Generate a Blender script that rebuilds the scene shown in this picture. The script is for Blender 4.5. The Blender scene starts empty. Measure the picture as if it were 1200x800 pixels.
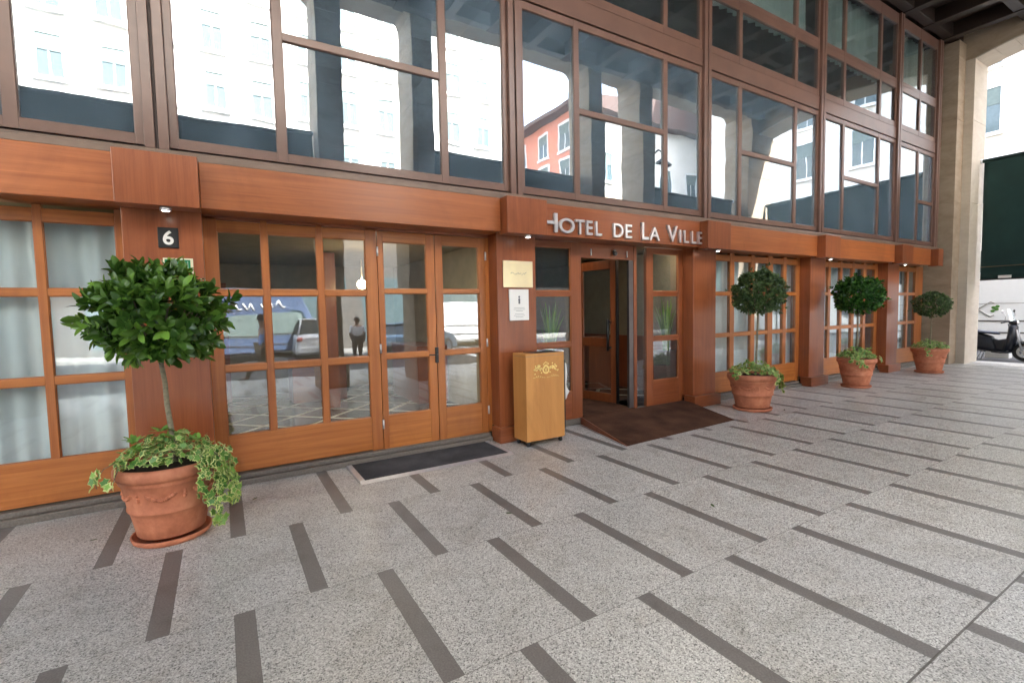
import bpy, bmesh, math, random
from mathutils import Vector, Matrix, Euler, noise
R = math.radians
PI = math.pi
sc = bpy.context.scene
COL = sc.collection
random.seed(7)

# ------------------------------------------------------------------ materials
def new_mat(name):
    m = bpy.data.materials.new(name); m.use_nodes = True
    nt = m.node_tree
    return m, nt, nt.nodes['Principled BSDF'], nt.nodes['Material Output']

def N(nt, kind, **kw):
    n = nt.nodes.new(kind)
    for k, v in kw.items():
        if k in n.inputs.keys(): n.inputs[k].default_value = v
        else: setattr(n, k, v)
    return n

def ramp(nt, stops, interp='LINEAR'):
    r = nt.nodes.new('ShaderNodeValToRGB'); r.color_ramp.interpolation = interp
    els = r.color_ramp.elements
    els[0].position, els[0].color = stops[0][0], (*stops[0][1], 1)
    els[1].position, els[1].color = stops[-1][0], (*stops[-1][1], 1)
    for p, c in stops[1:-1]:
        e = els.new(p); e.color = (*c, 1)
    return r

def coords(nt, scale=(1, 1, 1)):
    g = nt.nodes.new('ShaderNodeNewGeometry')
    mp = nt.nodes.new('ShaderNodeMapping'); mp.inputs['Scale'].default_value = scale
    nt.links.new(g.outputs['Position'], mp.inputs['Vector'])
    return mp.outputs['Vector']

def ocoords(nt, scale=(1, 1, 1)):
    g = nt.nodes.new('ShaderNodeTexCoord')
    mp = nt.nodes.new('ShaderNodeMapping'); mp.inputs['Scale'].default_value = scale
    nt.links.new(g.outputs['Object'], mp.inputs['Vector'])
    return mp.outputs['Vector']

def bump(nt, bsdf, height, strength=.2, dist=.01):
    b = N(nt, 'ShaderNodeBump', Strength=strength, Distance=dist)
    nt.links.new(height, b.inputs['Height']); nt.links.new(b.outputs['Normal'], bsdf.inputs['Normal'])

def wood(name, dark, light, axis='x', rough=.32, scale=1.0, spec=.5, coat=.15):
    m, nt, b, o = new_mat(name)
    s = {'x': (.9, 14, 26), 'z': (17, 17, .8)}[axis]
    v = coords(nt, tuple(a * scale for a in s))
    n1 = N(nt, 'ShaderNodeTexNoise', Scale=1.0, Detail=6.0, Roughness=.62, Distortion=.6)
    nt.links.new(v, n1.inputs['Vector'])
    s2 = {'x': (2.5, 120, 190), 'z': (150, 150, 2.2)}[axis]
    v2 = coords(nt, s2)
    n2 = N(nt, 'ShaderNodeTexNoise', Scale=1.0, Detail=3.0)
    nt.links.new(v2, n2.inputs['Vector'])
    big = N(nt, 'ShaderNodeTexNoise', Scale=.7, Detail=2.0)
    nt.links.new(coords(nt), big.inputs['Vector'])
    mx = N(nt, 'ShaderNodeMath', operation='MULTIPLY_ADD'); mx.inputs[1].default_value = .35
    nt.links.new(n2.outputs['Fac'], mx.inputs[0]); nt.links.new(n1.outputs['Fac'], mx.inputs[2])
    mx2 = N(nt, 'ShaderNodeMath', operation='MULTIPLY_ADD'); mx2.inputs[1].default_value = .45
    nt.links.new(big.outputs['Fac'], mx2.inputs[0]); nt.links.new(mx.outputs[0], mx2.inputs[2])
    r = ramp(nt, [(.62, dark), (.9, tuple((a + c) / 2 for a, c in zip(dark, light))), (1.15 if False else 1.0, light)])
    mr = N(nt, 'ShaderNodeMapRange'); mr.inputs[1].default_value = .55; mr.inputs[2].default_value = 1.35
    mr.inputs[3].default_value = .5; mr.inputs[4].default_value = 1.05
    nt.links.new(mx2.outputs[0], mr.inputs[0]); nt.links.new(mr.outputs[0], r.inputs[0])
    wv = N(nt, 'ShaderNodeTexNoise', Scale=1.3, Detail=7.0, Roughness=.7, Distortion=.8); nt.links.new(coords(nt, (1, 1, .6)), wv.inputs['Vector'])
    wr = ramp(nt, [(.34, (.70, .66, .62)), (.5, (1, 1, 1)), (.75, (1, 1, 1))]); nt.links.new(wv.outputs['Fac'], wr.inputs[0])
    oi = N(nt, 'ShaderNodeObjectInfo'); om = N(nt, 'ShaderNodeMapRange'); om.inputs[3].default_value = .86; om.inputs[4].default_value = 1.12; nt.links.new(oi.outputs['Random'], om.inputs[0])
    m1 = N(nt, 'ShaderNodeMix', data_type='RGBA', blend_type='MULTIPLY'); m1.inputs[0].default_value = .55
    nt.links.new(r.outputs['Color'], m1.inputs[6]); nt.links.new(wr.outputs['Color'], m1.inputs[7])
    vm = N(nt, 'ShaderNodeVectorMath', operation='SCALE'); nt.links.new(m1.outputs[2], vm.inputs[0]); nt.links.new(om.outputs[0], vm.inputs['Scale'])
    nt.links.new(vm.outputs[0], b.inputs['Base Color'])
    rr = N(nt, 'ShaderNodeMapRange'); rr.inputs[3].default_value = rough - .06; rr.inputs[4].default_value = rough + .14
    nt.links.new(n1.outputs['Fac'], rr.inputs[0]); nt.links.new(rr.outputs[0], b.inputs['Roughness'])
    b.inputs['Specular IOR Level'].default_value = spec
    b.inputs['Coat Weight'].default_value = coat; b.inputs['Coat Roughness'].default_value = .2
    bump(nt, b, n2.outputs['Fac'], .08, .004)
    return m

def plain(name, col, rough=.5, metal=0.0, var=.12, vscale=6.0, bmp=.0, bscale=40.0, spec=.5):
    m, nt, b, o = new_mat(name)
    n = N(nt, 'ShaderNodeTexNoise', Scale=vscale, Detail=5.0, Roughness=.6)
    nt.links.new(coords(nt), n.inputs['Vector'])
    lo = tuple(max(0, c * (1 - var)) for c in col); hi = tuple(min(1, c * (1 + var)) for c in col)
    r = ramp(nt, [(.3, lo), (.7, hi)])
    nt.links.new(n.outputs['Fac'], r.inputs[0]); nt.links.new(r.outputs['Color'], b.inputs['Base Color'])
    b.inputs['Roughness'].default_value = rough; b.inputs['Metallic'].default_value = metal
    b.inputs['Specular IOR Level'].default_value = spec
    if bmp:
        n2 = N(nt, 'ShaderNodeTexNoise', Scale=bscale, Detail=4.0)
        nt.links.new(coords(nt), n2.inputs['Vector']); bump(nt, b, n2.outputs['Fac'], bmp, .01)
    return m

def emit(name, col, strength):
    m, nt, b, o = new_mat(name)
    b.inputs['Base Color'].default_value = (*col, 1)
    b.inputs['Emission Color'].default_value = (*col, 1); b.inputs['Emission Strength'].default_value = strength
    return m

def glass(name, f0=.16, tint=(.86, .9, .9), wav=.35, dust_veil=.03, dcol=(.55, .65, .72)):
    m, nt, b, o = new_mat(name)
    nt.nodes.remove(b)
    tr = N(nt, 'ShaderNodeBsdfTransparent'); tr.inputs[0].default_value = (*tint, 1)
    gl = N(nt, 'ShaderNodeBsdfGlossy'); gl.inputs['Roughness'].default_value = .0
    gl.inputs[0].default_value = (.93, .97, 1, 1)
    lw = N(nt, 'ShaderNodeLayerWeight', Blend=.5)
    pw = N(nt, 'ShaderNodeMath', operation='POWER'); pw.inputs[1].default_value = 3.6
    nt.links.new(lw.outputs['Facing'], pw.inputs[0])
    ma = N(nt, 'ShaderNodeMath', operation='MULTIPLY_ADD'); ma.inputs[1].default_value = 1 - f0; ma.inputs[2].default_value = f0
    nt.links.new(pw.outputs[0], ma.inputs[0])
    mx = N(nt, 'ShaderNodeMixShader')
    nt.links.new(ma.outputs[0], mx.inputs[0]); nt.links.new(tr.outputs[0], mx.inputs[1]); nt.links.new(gl.outputs[0], mx.inputs[2])
    df = N(nt, 'ShaderNodeBsdfDiffuse'); df.inputs[0].default_value = (*dcol, 1)  # thin dusty film, tinted bluish to imitate haze veiling the reflections
    dn = N(nt, 'ShaderNodeTexNoise', Scale=2.5, Detail=6.0); nt.links.new(coords(nt), dn.inputs['Vector'])
    dm = N(nt, 'ShaderNodeMapRange'); dm.inputs[1].default_value = .3; dm.inputs[2].default_value = .7; dm.inputs[3].default_value = dust_veil * .6; dm.inputs[4].default_value = dust_veil * 1.4
    nt.links.new(dn.outputs['Fac'], dm.inputs[0])
    mxd = N(nt, 'ShaderNodeMixShader'); nt.links.new(dm.outputs[0], mxd.inputs[0]); nt.links.new(mx.outputs[0], mxd.inputs[1]); nt.links.new(df.outputs[0], mxd.inputs[2])
    nt.links.new(mxd.outputs[0], o.inputs[0])
    n = N(nt, 'ShaderNodeTexNoise', Scale=1.6, Detail=1.5)
    nt.links.new(coords(nt), n.inputs['Vector'])
    bp = N(nt, 'ShaderNodeBump', Strength=wav, Distance=.006)
    nt.links.new(n.outputs['Fac'], bp.inputs['Height']); nt.links.new(bp.outputs['Normal'], gl.inputs['Normal'])
    return m

M = {}
M['wood_h'] = wood('varnished_wood_horizontal_grain', (.36, .108, .021), (.70, .275, .068), 'x')
M['wood_v'] = wood('varnished_wood_vertical_grain', (.33, .095, .020), (.62, .235, .058), 'z')
M['beam'] = wood('varnished_beam_wood', (.29, .080, .020), (.57, .185, .052), 'x')
M['maho_v'] = wood('mahogany_cladding_vertical_grain', (.215, .058, .020), (.40, .125, .042), 'z', rough=.28)
M['maho_h'] = wood('mahogany_cladding_horizontal_grain', (.215, .058, .020), (.40, .125, .042), 'x', rough=.28)
M['beech'] = wood('light_veneer', (.52, .23, .06), (.66, .33, .10), 'z', rough=.45, scale=.8, coat=0)
M['bronze'] = plain('brown_painted_metal', (.145, .078, .058), .3, .0, .14, 3)
M['bronze_dark'] = plain('dark_brown_gap', (.035, .018, .014), .6)
M['ledge'] = plain('taupe_metal_ledge', (.17, .115, .085), .4, .0, .18, 3)
M['steel'] = plain('brushed_steel', (.62, .62, .64), .32, .6, .1, 20)
M['steel_dark'] = plain('dark_satin_metal', (.16, .15, .15), .35, .8)
M['letter'] = plain('silver_letter_metal', (.78, .78, .8), .3, .75, .08)
M['brass'] = plain('polished_brass', (.95, .80, .50), .33, .75, .08, 4, .15, 5)
M['black'] = plain('black_plastic', (.012, .012, .013), .35)
M['rubber'] = plain('tyre_rubber', (.02, .02, .02), .75)
M['white_paint'] = plain('white_paint', (.78, .78, .76), .35, 0, .04)
M['paper'] = plain('white_plastic', (.78, .77, .74), .4, 0, .03)
M['ink'] = plain('grey_ink', (.16, .16, .17), .6)
M['green_sign'] = plain('green_enamel', (.01, .22, .08), .35)
M['cream'] = plain('cream_enamel', (.78, .74, .52), .4)
M['gold'] = plain('gold_leaf_print', (.90, .70, .26), .4, .1)
M['cream_room'] = plain('beige_room_wall', (.33, .285, .19), .7)
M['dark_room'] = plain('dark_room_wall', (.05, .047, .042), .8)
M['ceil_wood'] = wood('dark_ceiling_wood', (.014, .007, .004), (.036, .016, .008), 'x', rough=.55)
M['glass'] = glass('window_glass', .105, (.95, .98, .98), wav=.3, dust_veil=.02)
M['glass_up'] = glass('coated_window_glass', .38, (.62, .68, .7), .22, .12, (.38, .54, .70))
M['glass_top'] = glass('clear_upper_glass', .08, (.85, .9, .9), .22, .02)
M['glass_van'] = plain('dark_car_glass', (.03, .05, .06), .05, 0, .05, spec=.9)
M['awning'] = plain('dark_green_canvas', (.008, .035, .032), .85, 0, .15, 2, .25, 6)
M['soil'] = plain('potting_soil', (.03, .02, .013), .95, 0, .4, 60, .8, 80)
M['bark'] = plain('greyish_bark', (.23, .20, .13), .8, 0, .3, 50, .5, 60)
M['granite_step'] = plain('granite_threshold', (.15, .13, .11), .5, 0, .25, 60)
M['pinkwall'] = plain('pink_render', (.62, .24, .16), .85, 0, .1, .6)
M['whitewall'] = plain('white_render', (.74, .72, .67), .8, 0, .06, .5)
M['creamwall'] = plain('cream_render', (.62, .55, .42), .8, 0, .08, .5)
M['shutter'] = plain('grey_green_shutter', (.12, .16, .15), .6)
M['win_dark'] = plain('street_window_glass', (.09, .13, .14), .12)
M['roof'] = plain('dark_roof_tile', (.10, .06, .05), .8)
M['asphalt'] = plain('asphalt', (.055, .056, .06), .85, 0, .25, 8, .3, 90)
M['kerb'] = plain('kerb_stone', (.28, .27, .25), .8, 0, .15, 12)
M['kerb_dark'] = plain('grey_brown_stone_cladding', (.10, .09, .08), .7)
M['carblue'] = plain('pale_blue_car_paint', (.28, .42, .55), .25, .3)
M['carwhite'] = plain('white_car_paint', (.72, .74, .76), .22, 0, .02)
M['truck'] = plain('grey_blue_truck_paint', (.07, .10, .17), .35)
M['red_light'] = plain('red_lamp_plastic', (.5, .02, .01), .2)
M['chrome'] = plain('chrome', (.8, .8, .82), .1, 1)
M['scoot'] = plain('glossy_black_body_paint', (.008, .009, .014), .3, 0, .1, spec=.35)
M['seat'] = plain('dark_blue_vinyl', (.03, .04, .07), .4)
M['skin'] = plain('skin', (.45, .24, .16), .55)
M['shirt_blue'] = plain('blue_shirt_cloth', (.20, .33, .66), .85)
M['shirt_white'] = plain('white_shirt_cloth', (.7, .72, .76), .85)
M['trousers'] = plain('khaki_trouser_cloth', (.16, .12, .07), .9)
M['trousers_dark'] = plain('dark_trouser_cloth', (.04, .035, .04), .9)
M['hair'] = plain('dark_hair', (.02, .013, .01), .7)
M['planter'] = plain('grey_planter', (.2, .19, .17), .5, 0, .1, 5)
M['lamp_warm'] = emit('warm_lamp_glow', (1, .74, .42), 9)
M['spot_glow'] = emit('spot_lamp_glow', (1, .93, .82), 3)

def terracotta():
    m, nt, b, o = new_mat('terracotta')
    n = N(nt, 'ShaderNodeTexNoise', Scale=7.0, Detail=7.0, Roughness=.65)
    nt.links.new(coords(nt), n.inputs['Vector'])
    r = ramp(nt, [(.28, (.36, .115, .055)), (.5, (.52, .185, .095)), (.66, (.60, .24, .13)), (.8, (.68, .40, .28))])
    nt.links.new(n.outputs['Fac'], r.inputs[0]); nt.links.new(r.outputs['Color'], b.inputs['Base Color'])
    b.inputs['Roughness'].default_value = .72
    n2 = N(nt, 'ShaderNodeTexNoise', Scale=90.0, Detail=3.0); nt.links.new(coords(nt), n2.inputs['Vector'])
    bump(nt, b, n2.outputs['Fac'], .18, .004)
    return m
M['terracotta'] = terracotta()

def carpet(name, c, scale=320):
    m, nt, b, o = new_mat(name)
    n = N(nt, 'ShaderNodeTexNoise', Scale=scale, Detail=2.0); nt.links.new(coords(nt), n.inputs['Vector'])
    n3 = N(nt, 'ShaderNodeTexNoise', Scale=3.0, Detail=5.0); nt.links.new(coords(nt), n3.inputs['Vector'])
    ad = N(nt, 'ShaderNodeMath', operation='ADD'); nt.links.new(n.outputs['Fac'], ad.inputs[0]); nt.links.new(n3.outputs['Fac'], ad.inputs[1])
    hv = N(nt, 'ShaderNodeMath', operation='MULTIPLY'); hv.inputs[1].default_value = .5; nt.links.new(ad.outputs[0], hv.inputs[0])
    r = ramp(nt, [(.35, tuple(x * .45 for x in c)), (.62, tuple(x * 1.5 for x in c))])
    nt.links.new(hv.outputs[0], r.inputs[0]); nt.links.new(r.outputs['Color'], b.inputs['Base Color'])
    b.inputs['Roughness'].default_value = .95; b.inputs['Specular IOR Level'].default_value = .15
    bump(nt, b, n.outputs['Fac'], .7, .006)
    return m
M['carpet'] = carpet('brown_coir_carpet', (.085, .040, .024))
M['matgrey'] = carpet('grey_ribbed_mat', (.07, .072, .078), 420)

def floor_mat():
    m, nt, b, o = new_mat('granite_paving')
    g = nt.nodes.new('ShaderNodeNewGeometry')
    sx = nt.nodes.new('ShaderNodeSeparateXYZ'); nt.links.new(g.outputs['Position'], sx.inputs[0])
    def mth(op, a, c=None, d=None):
        n = N(nt, 'ShaderNodeMath', operation=op)
        for i, v in enumerate((a, c, d)):
            if v is None: continue
            if isinstance(v, (int, float)): n.inputs[i].default_value = v
            else: nt.links.new(v, n.inputs[i])
        return n.outputs[0]
    X, Y = sx.outputs['X'], sx.outputs['Y']
    ry = mth('DIVIDE', mth('SUBTRACT', Y, .815), 1.055)
    row = mth('MINIMUM', mth('FLOOR', ry), 3.0); fy = mth('FRACT', ry)
    par = mth('FLOORED_MODULO', row, 2.0)             # rows alternate by half a pitch
    off = mth('MULTIPLY_ADD', par, -.384, .414)
    rx = mth('DIVIDE', mth('SUBTRACT', X, off), .768)
    fx = mth('ABSOLUTE', mth('SUBTRACT', mth('FRACT', mth('ADD', rx, .5)), .5))
    strip = mth('LESS_THAN', fx, .0485 / .768)
    # speckle
    v1 = N(nt, 'ShaderNodeTexVoronoi', Scale=150.0); nt.links.new(g.outputs['Position'], v1.inputs['Vector'])
    spv = nt.nodes.new('ShaderNodeSeparateXYZ'); nt.links.new(v1.outputs['Color'], spv.inputs[0])
    sp = ramp(nt, [(.0, (.10, .096, .092)), (.10, (.26, .252, .243)), (.3, (.40, .39, .375)), (.6, (.49, .48, .465)), (1.0, (.66, .65, .63))])
    nt.links.new(spv.outputs[0], sp.inputs[0])
    n0 = N(nt, 'ShaderNodeTexNoise', Scale=150.0, Detail=2.0); nt.links.new(g.outputs['Position'], n0.inputs['Vector'])
    mixa = N(nt, 'ShaderNodeMix', data_type='RGBA', blend_type='OVERLAY'); mixa.inputs[0].default_value = .8
    nt.links.new(sp.outputs['Color'], mixa.inputs[6]); nt.links.new(n0.outputs['Fac'], mixa.inputs[7])
    # slab tone variation : per slab random
    cell = N(nt, 'ShaderNodeCombineXYZ'); nt.links.new(mth('FLOOR', rx), cell.inputs[0]); nt.links.new(row, cell.inputs[1])
    wn = N(nt, 'ShaderNodeTexWhiteNoise', noise_dimensions='2D'); nt.links.new(cell.outputs[0], wn.inputs['Vector'])
    big = N(nt, 'ShaderNodeTexNoise', Scale=.9, Detail=5.0, Roughness=.6); nt.links.new(g.outputs['Position'], big.inputs['Vector'])
    tone = mth('ADD', mth('MULTIPLY', wn.outputs['Value'], .14), mth('MULTIPLY_ADD', big.outputs['Fac'], .34, .78))
    tn = N(nt, 'ShaderNodeMix', data_type='RGBA', blend_type='MULTIPLY'); tn.inputs[0].default_value = 1.0
    cmb = N(nt, 'ShaderNodeCombineColor'); nt.links.new(tone, cmb.inputs[0]); nt.links.new(mth('MULTIPLY', tone, 1.01), cmb.inputs[1]); nt.links.new(mth('MULTIPLY', tone, .99), cmb.inputs[2])
    nt.links.new(mixa.outputs[2], tn.inputs[6]); nt.links.new(cmb.outputs[0], tn.inputs[7])
    # dark strip stone
    n2 = N(nt, 'ShaderNodeTexNoise', Scale=120.0, Detail=3.0); nt.links.new(g.outputs['Position'], n2.inputs['Vector'])
    st = ramp(nt, [(.3, (.135, .125, .118)), (.7, (.21, .195, .183))]); nt.links.new(n2.outputs['Fac'], st.inputs[0])
    mx = N(nt, 'ShaderNodeMix', data_type='RGBA'); nt.links.new(strip, mx.inputs[0])
    nt.links.new(tn.outputs[2], mx.inputs[6]); nt.links.new(st.outputs['Color'], mx.inputs[7])
    # joints
    jy = mth('MULTIPLY', mth('LESS_THAN', Y, 4.5), mth('LESS_THAN', mth('ABSOLUTE', mth('SUBTRACT', mth('FRACT', mth('ADD', ry, .5)), .5)), .0022))
    jx = mth('LESS_THAN', mth('ABSOLUTE', mth('SUBTRACT', fx, .0485 / .768)), .0022)
    jn = mth('MULTIPLY', mth('MAXIMUM', jy, jx), .6)
    wide = mth('LESS_THAN', mth('ABSOLUTE', mth('SUBTRACT', Y, .815)), .005)
    jn = mth('MAXIMUM', jn, mth('MULTIPLY', wide, .85))
    mj = N(nt, 'ShaderNodeMix', data_type='RGBA'); nt.links.new(jn, mj.inputs[0])
    nt.links.new(mx.outputs[2], mj.inputs[6]); mj.inputs[7].default_value = (.07, .06, .05, 1)
    # small dark spots (old chewing gum)
    vg = N(nt, 'ShaderNodeTexVoronoi', Scale=1.9); nt.links.new(g.outputs['Position'], vg.inputs['Vector'])
    gum = mth('MULTIPLY', mth('LESS_THAN', vg.outputs['Distance'], .016), .75)
    mg = N(nt, 'ShaderNodeMix', data_type='RGBA'); nt.links.new(gum, mg.inputs[0])
    nt.links.new(mj.outputs[2], mg.inputs[6]); mg.inputs[7].default_value = (.04, .035, .03, 1)
    wp = N(nt, 'ShaderNodeTexNoise', Scale=2.6, Detail=8.0, Roughness=.7, Distortion=1.2); nt.links.new(g.outputs['Position'], wp.inputs['Vector'])
    wr = ramp(nt, [(.36, (.80, .78, .75)), (.5, (1, 1, 1)), (.72, (1.0, 1.0, 1.0))]); nt.links.new(wp.outputs['Fac'], wr.inputs[0])
    mw = N(nt, 'ShaderNodeMix', data_type='RGBA', blend_type='MULTIPLY'); mw.inputs[0].default_value = .8
    nt.links.new(mg.outputs[2], mw.inputs[6]); nt.links.new(wr.outputs['Color'], mw.inputs[7])
    nt.links.new(mw.outputs[2], b.inputs['Base Color'])
    rg = mth('MULTIPLY_ADD', big.outputs['Fac'], .34, .20)
    nt.links.new(rg, b.inputs['Roughness'])
    b.inputs['Specular IOR Level'].default_value = .5
    bump(nt, b, mth('SUBTRACT', spv.outputs[0], mth('MULTIPLY', jn, 3.0)), .12, .003)
    return m
M['paving'] = floor_mat()

def stone(name, lo, hi):
    m, nt, b, o = new_mat(name)
    n = N(nt, 'ShaderNodeTexNoise', Scale=2.2, Detail=9.0, Roughness=.68, Distortion=.4)
    nt.links.new(coords(nt, (1, 1, 2.2)), n.inputs['Vector'])
    r = ramp(nt, [(.25, lo), (.75, hi)]); nt.links.new(n.outputs['Fac'], r.inputs[0])
    nt.links.new(r.outputs['Color'], b.inputs['Base Color']); b.inputs['Roughness'].default_value = .7
    n2 = N(nt, 'ShaderNodeTexNoise', Scale=45.0, Detail=5.0); nt.links.new(coords(nt), n2.inputs['Vector'])
    bump(nt, b, n2.outputs['Fac'], .25, .006)
    return m
M['stone'] = stone('travertine', (.24, .18, .12), (.40, .32, .235))
M['stone_pale'] = stone('pale_limestone', (.46, .40, .32), (.60, .54, .45))

def lobby_floor():
    m, nt, b, o = new_mat('lobby_floor')
    v = coords(nt)
    mp = nt.nodes.new('ShaderNodeMapping'); mp.inputs['Rotation'].default_value = (0, 0, R(45))
    nt.links.new(v, mp.inputs['Vector'])
    br = N(nt, 'ShaderNodeTexBrick', Scale=1.0); br.offset = 0
    br.inputs['Mortar Size'].default_value = .035; br.inputs['Brick Width'].default_value = .62; br.inputs['Row Height'].default_value = .62
    br.inputs['Color1'].default_value = (.075, .07, .062, 1); br.inputs['Color2'].default_value = (.10, .09, .08, 1); br.inputs['Mortar'].default_value = (.72, .66, .54, 1)
    nt.links.new(mp.outputs[0], br.inputs['Vector']); nt.links.new(br.outputs['Color'], b.inputs['Base Color'])
    b.inputs['Roughness'].default_value = .22
    return m
M['lobby_floor'] = lobby_floor()

def curtain_mat(name, col):
    m, nt, b, o = new_mat(name)
    b.inputs['Base Color'].default_value = (*col, 1); b.inputs['Roughness'].default_value = .9
    tl = N(nt, 'ShaderNodeBsdfTranslucent'); tl.inputs[0].default_value = (*col, 1)
    mx = N(nt, 'ShaderNodeMixShader'); mx.inputs[0].default_value = .3
    nt.links.new(b.outputs[0], mx.inputs[1]); nt.links.new(tl.outputs[0], mx.inputs[2]); nt.links.new(mx.outputs[0], o.inputs[0])
    return m
M['curtain'] = curtain_mat('white_sheer_curtain', (.84, .90, .92))
M['curtain_up'] = curtain_mat('pale_green_curtain', (.56, .66, .62))

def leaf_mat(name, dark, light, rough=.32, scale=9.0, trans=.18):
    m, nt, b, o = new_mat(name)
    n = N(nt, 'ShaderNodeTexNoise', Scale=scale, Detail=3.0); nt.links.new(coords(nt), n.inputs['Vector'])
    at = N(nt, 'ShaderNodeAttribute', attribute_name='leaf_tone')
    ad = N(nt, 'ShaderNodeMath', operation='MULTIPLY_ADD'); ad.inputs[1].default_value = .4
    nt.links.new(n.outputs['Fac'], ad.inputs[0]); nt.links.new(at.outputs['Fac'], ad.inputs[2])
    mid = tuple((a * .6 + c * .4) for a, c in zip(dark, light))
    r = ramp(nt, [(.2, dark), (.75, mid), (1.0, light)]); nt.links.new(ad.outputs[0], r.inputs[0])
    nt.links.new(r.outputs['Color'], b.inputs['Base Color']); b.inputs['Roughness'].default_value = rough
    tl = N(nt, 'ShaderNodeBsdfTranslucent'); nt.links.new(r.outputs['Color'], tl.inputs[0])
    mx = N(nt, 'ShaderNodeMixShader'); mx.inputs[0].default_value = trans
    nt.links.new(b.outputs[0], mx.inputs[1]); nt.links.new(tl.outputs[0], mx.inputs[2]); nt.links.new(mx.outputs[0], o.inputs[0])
    return m
M['leaf_laurel'] = leaf_mat('laurel_leaf', (.045, .115, .018), (.22, .42, .06), .22, trans=.25)
M['leaf_dull'] = leaf_mat('dull_leaf', (.05, .095, .03), (.17, .27, .085), .38)
M['leaf_gloss'] = leaf_mat('glossy_leaf', (.022, .078, .013), (.11, .30, .045), .22)
M['leaf_ivy'] = leaf_mat('ivy_leaf', (.07, .20, .035), (.24, .46, .08), .38)
M['leaf_edge'] = leaf_mat('ivy_leaf_margin', (.34, .43, .10), (.60, .66, .26), .5, trans=.1)
M['leaf_lily'] = leaf_mat('strap_leaf', (.08, .24, .03), (.34, .58, .10), .35)

# ------------------------------------------------------------------ mesh builder
class MB:
    def __init__(s): s.v = []; s.f = []; s.m = []; s.sm = []; s.tone = None
    def add(s, vs, fs, mi=0, smooth=False):
        o = len(s.v); s.v += [tuple(v) for v in vs]
        for f in fs: s.f.append(tuple(i + o for i in f)); s.m.append(mi); s.sm.append(smooth)
    def box(s, x0, x1, y0, y1, z0, z1, mi=0):
        if x0 > x1: x0, x1 = x1, x0
        if y0 > y1: y0, y1 = y1, y0
        if z0 > z1: z0, z1 = z1, z0
        s.add([(x0, y0, z0), (x1, y0, z0), (x1, y1, z0), (x0, y1, z0), (x0, y0, z1), (x1, y0, z1), (x1, y1, z1), (x0, y1, z1)],
              [(0, 3, 2, 1), (4, 5, 6, 7), (0, 1, 5, 4), (1, 2, 6, 5), (2, 3, 7, 6), (3, 0, 4, 7)], mi)
        return s
    def xbox(s, mat, sx, sy, sz, mi=0):   # box centred, transformed by a matrix
        vs = [mat @ Vector((a * sx / 2, b * sy / 2, c * sz / 2)) for c in (-1, 1) for a, b in ((-1, -1), (1, -1), (1, 1), (-1, 1))]
        s.add(vs, [(0, 3, 2, 1), (4, 5, 6, 7), (0, 1, 5, 4), (1, 2, 6, 5), (2, 3, 7, 6), (3, 0, 4, 7)], mi); return s
    def prism(s, pts, d0, d1, axis='y', mi=0):
        n = len(pts)
        def P(p, d): return {'y': (p[0], d, p[1]), 'x': (d, p[0], p[1]), 'z': (p[0], p[1], d)}[axis]
        vs = [P(p, d0) for p in pts] + [P(p, d1) for p in pts]
        s.add(vs, [tuple(range(n)), tuple(range(2 * n - 1, n - 1, -1))] + [(i, i + n, (i + 1) % n + n, (i + 1) % n) for i in range(n)], mi); return s
    def tube(s, pts, rad, seg=10, mi=0, caps=True):
        pts = [Vector(p) for p in pts]
        rads = rad if isinstance(rad, (list, tuple)) else [rad] * len(pts)
        rings = []
        up = Vector((0, 0, 1))
        t0 = (pts[1] - pts[0]).normalized()
        a = t0.cross(up)
        if a.length < .1: a = t0.cross(Vector((1, 0, 0)))
        a.normalize()
        vs = []
        for i, p in enumerate(pts):
            t = (pts[min(i + 1, len(pts) - 1)] - pts[max(i - 1, 0)]).normalized()
            a = (a - t * a.dot(t)).normalized(); b = t.cross(a)
            for k in range(seg):
                an = 2 * PI * k / seg
                vs.append(p + (a * math.cos(an) + b * math.sin(an)) * rads[i])
        fs = []
        for i in range(len(pts) - 1):
            for k in range(seg):
                fs.append((i * seg + k, i * seg + (k + 1) % seg, (i + 1) * seg + (k + 1) % seg, (i + 1) * seg + k))
        s.add(vs, fs, mi, True)
        if caps:
            s.add(vs[:seg], [tuple(range(seg))[::-1]], mi); s.add(vs[-seg:], [tuple(range(seg))], mi)
        return s
    def lathe(s, prof, c=(0, 0, 0), seg=40, mi=0, axis='z', wob=0):
        vs = []; n = len(prof)
        for k in range(seg):
            a = 2 * PI * k / seg
            for r, h in prof:
                p = (r * math.cos(a), r * math.sin(a), h)
                if axis == 'y': p = (p[0], p[2], p[1])
                if axis == 'x': p = (p[2], p[0], p[1])
                vs.append((p[0] + c[0], p[1] + c[1], p[2] + c[2]))
        fs = [(k * n + i, ((k + 1) % seg) * n + i, ((k + 1) % seg) * n + i + 1, k * n + i + 1) for k in range(seg) for i in range(n - 1)]
        s.add(vs, fs, mi, True); return s
    def ball(s, c, r, seg=12, rings=8, mi=0, sc_=(1, 1, 1)):
        vs = []; fs = []
        for i in range(rings + 1):
            ph = PI * i / rings
            for k in range(seg):
                a = 2 * PI * k / seg
                vs.append((c[0] + r * sc_[0] * math.sin(ph) * math.cos(a), c[1] + r * sc_[1] * math.sin(ph) * math.sin(a), c[2] + r * sc_[2] * math.cos(ph)))
        for i in range(rings):
            for k in range(seg):
                fs.append((i * seg + k, (i + 1) * seg + k, (i + 1) * seg + (k + 1) % seg, i * seg + (k + 1) % seg))
        s.add(vs, fs, mi, True); return s

def link(o, parent=None):
    COL.objects.link(o)
    if parent is not None: o.parent = parent
    return o

def base_of(o):
    v = Vector((0, 0, 0))
    while o is not None: v += o.location; o = o.parent
    return v

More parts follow.
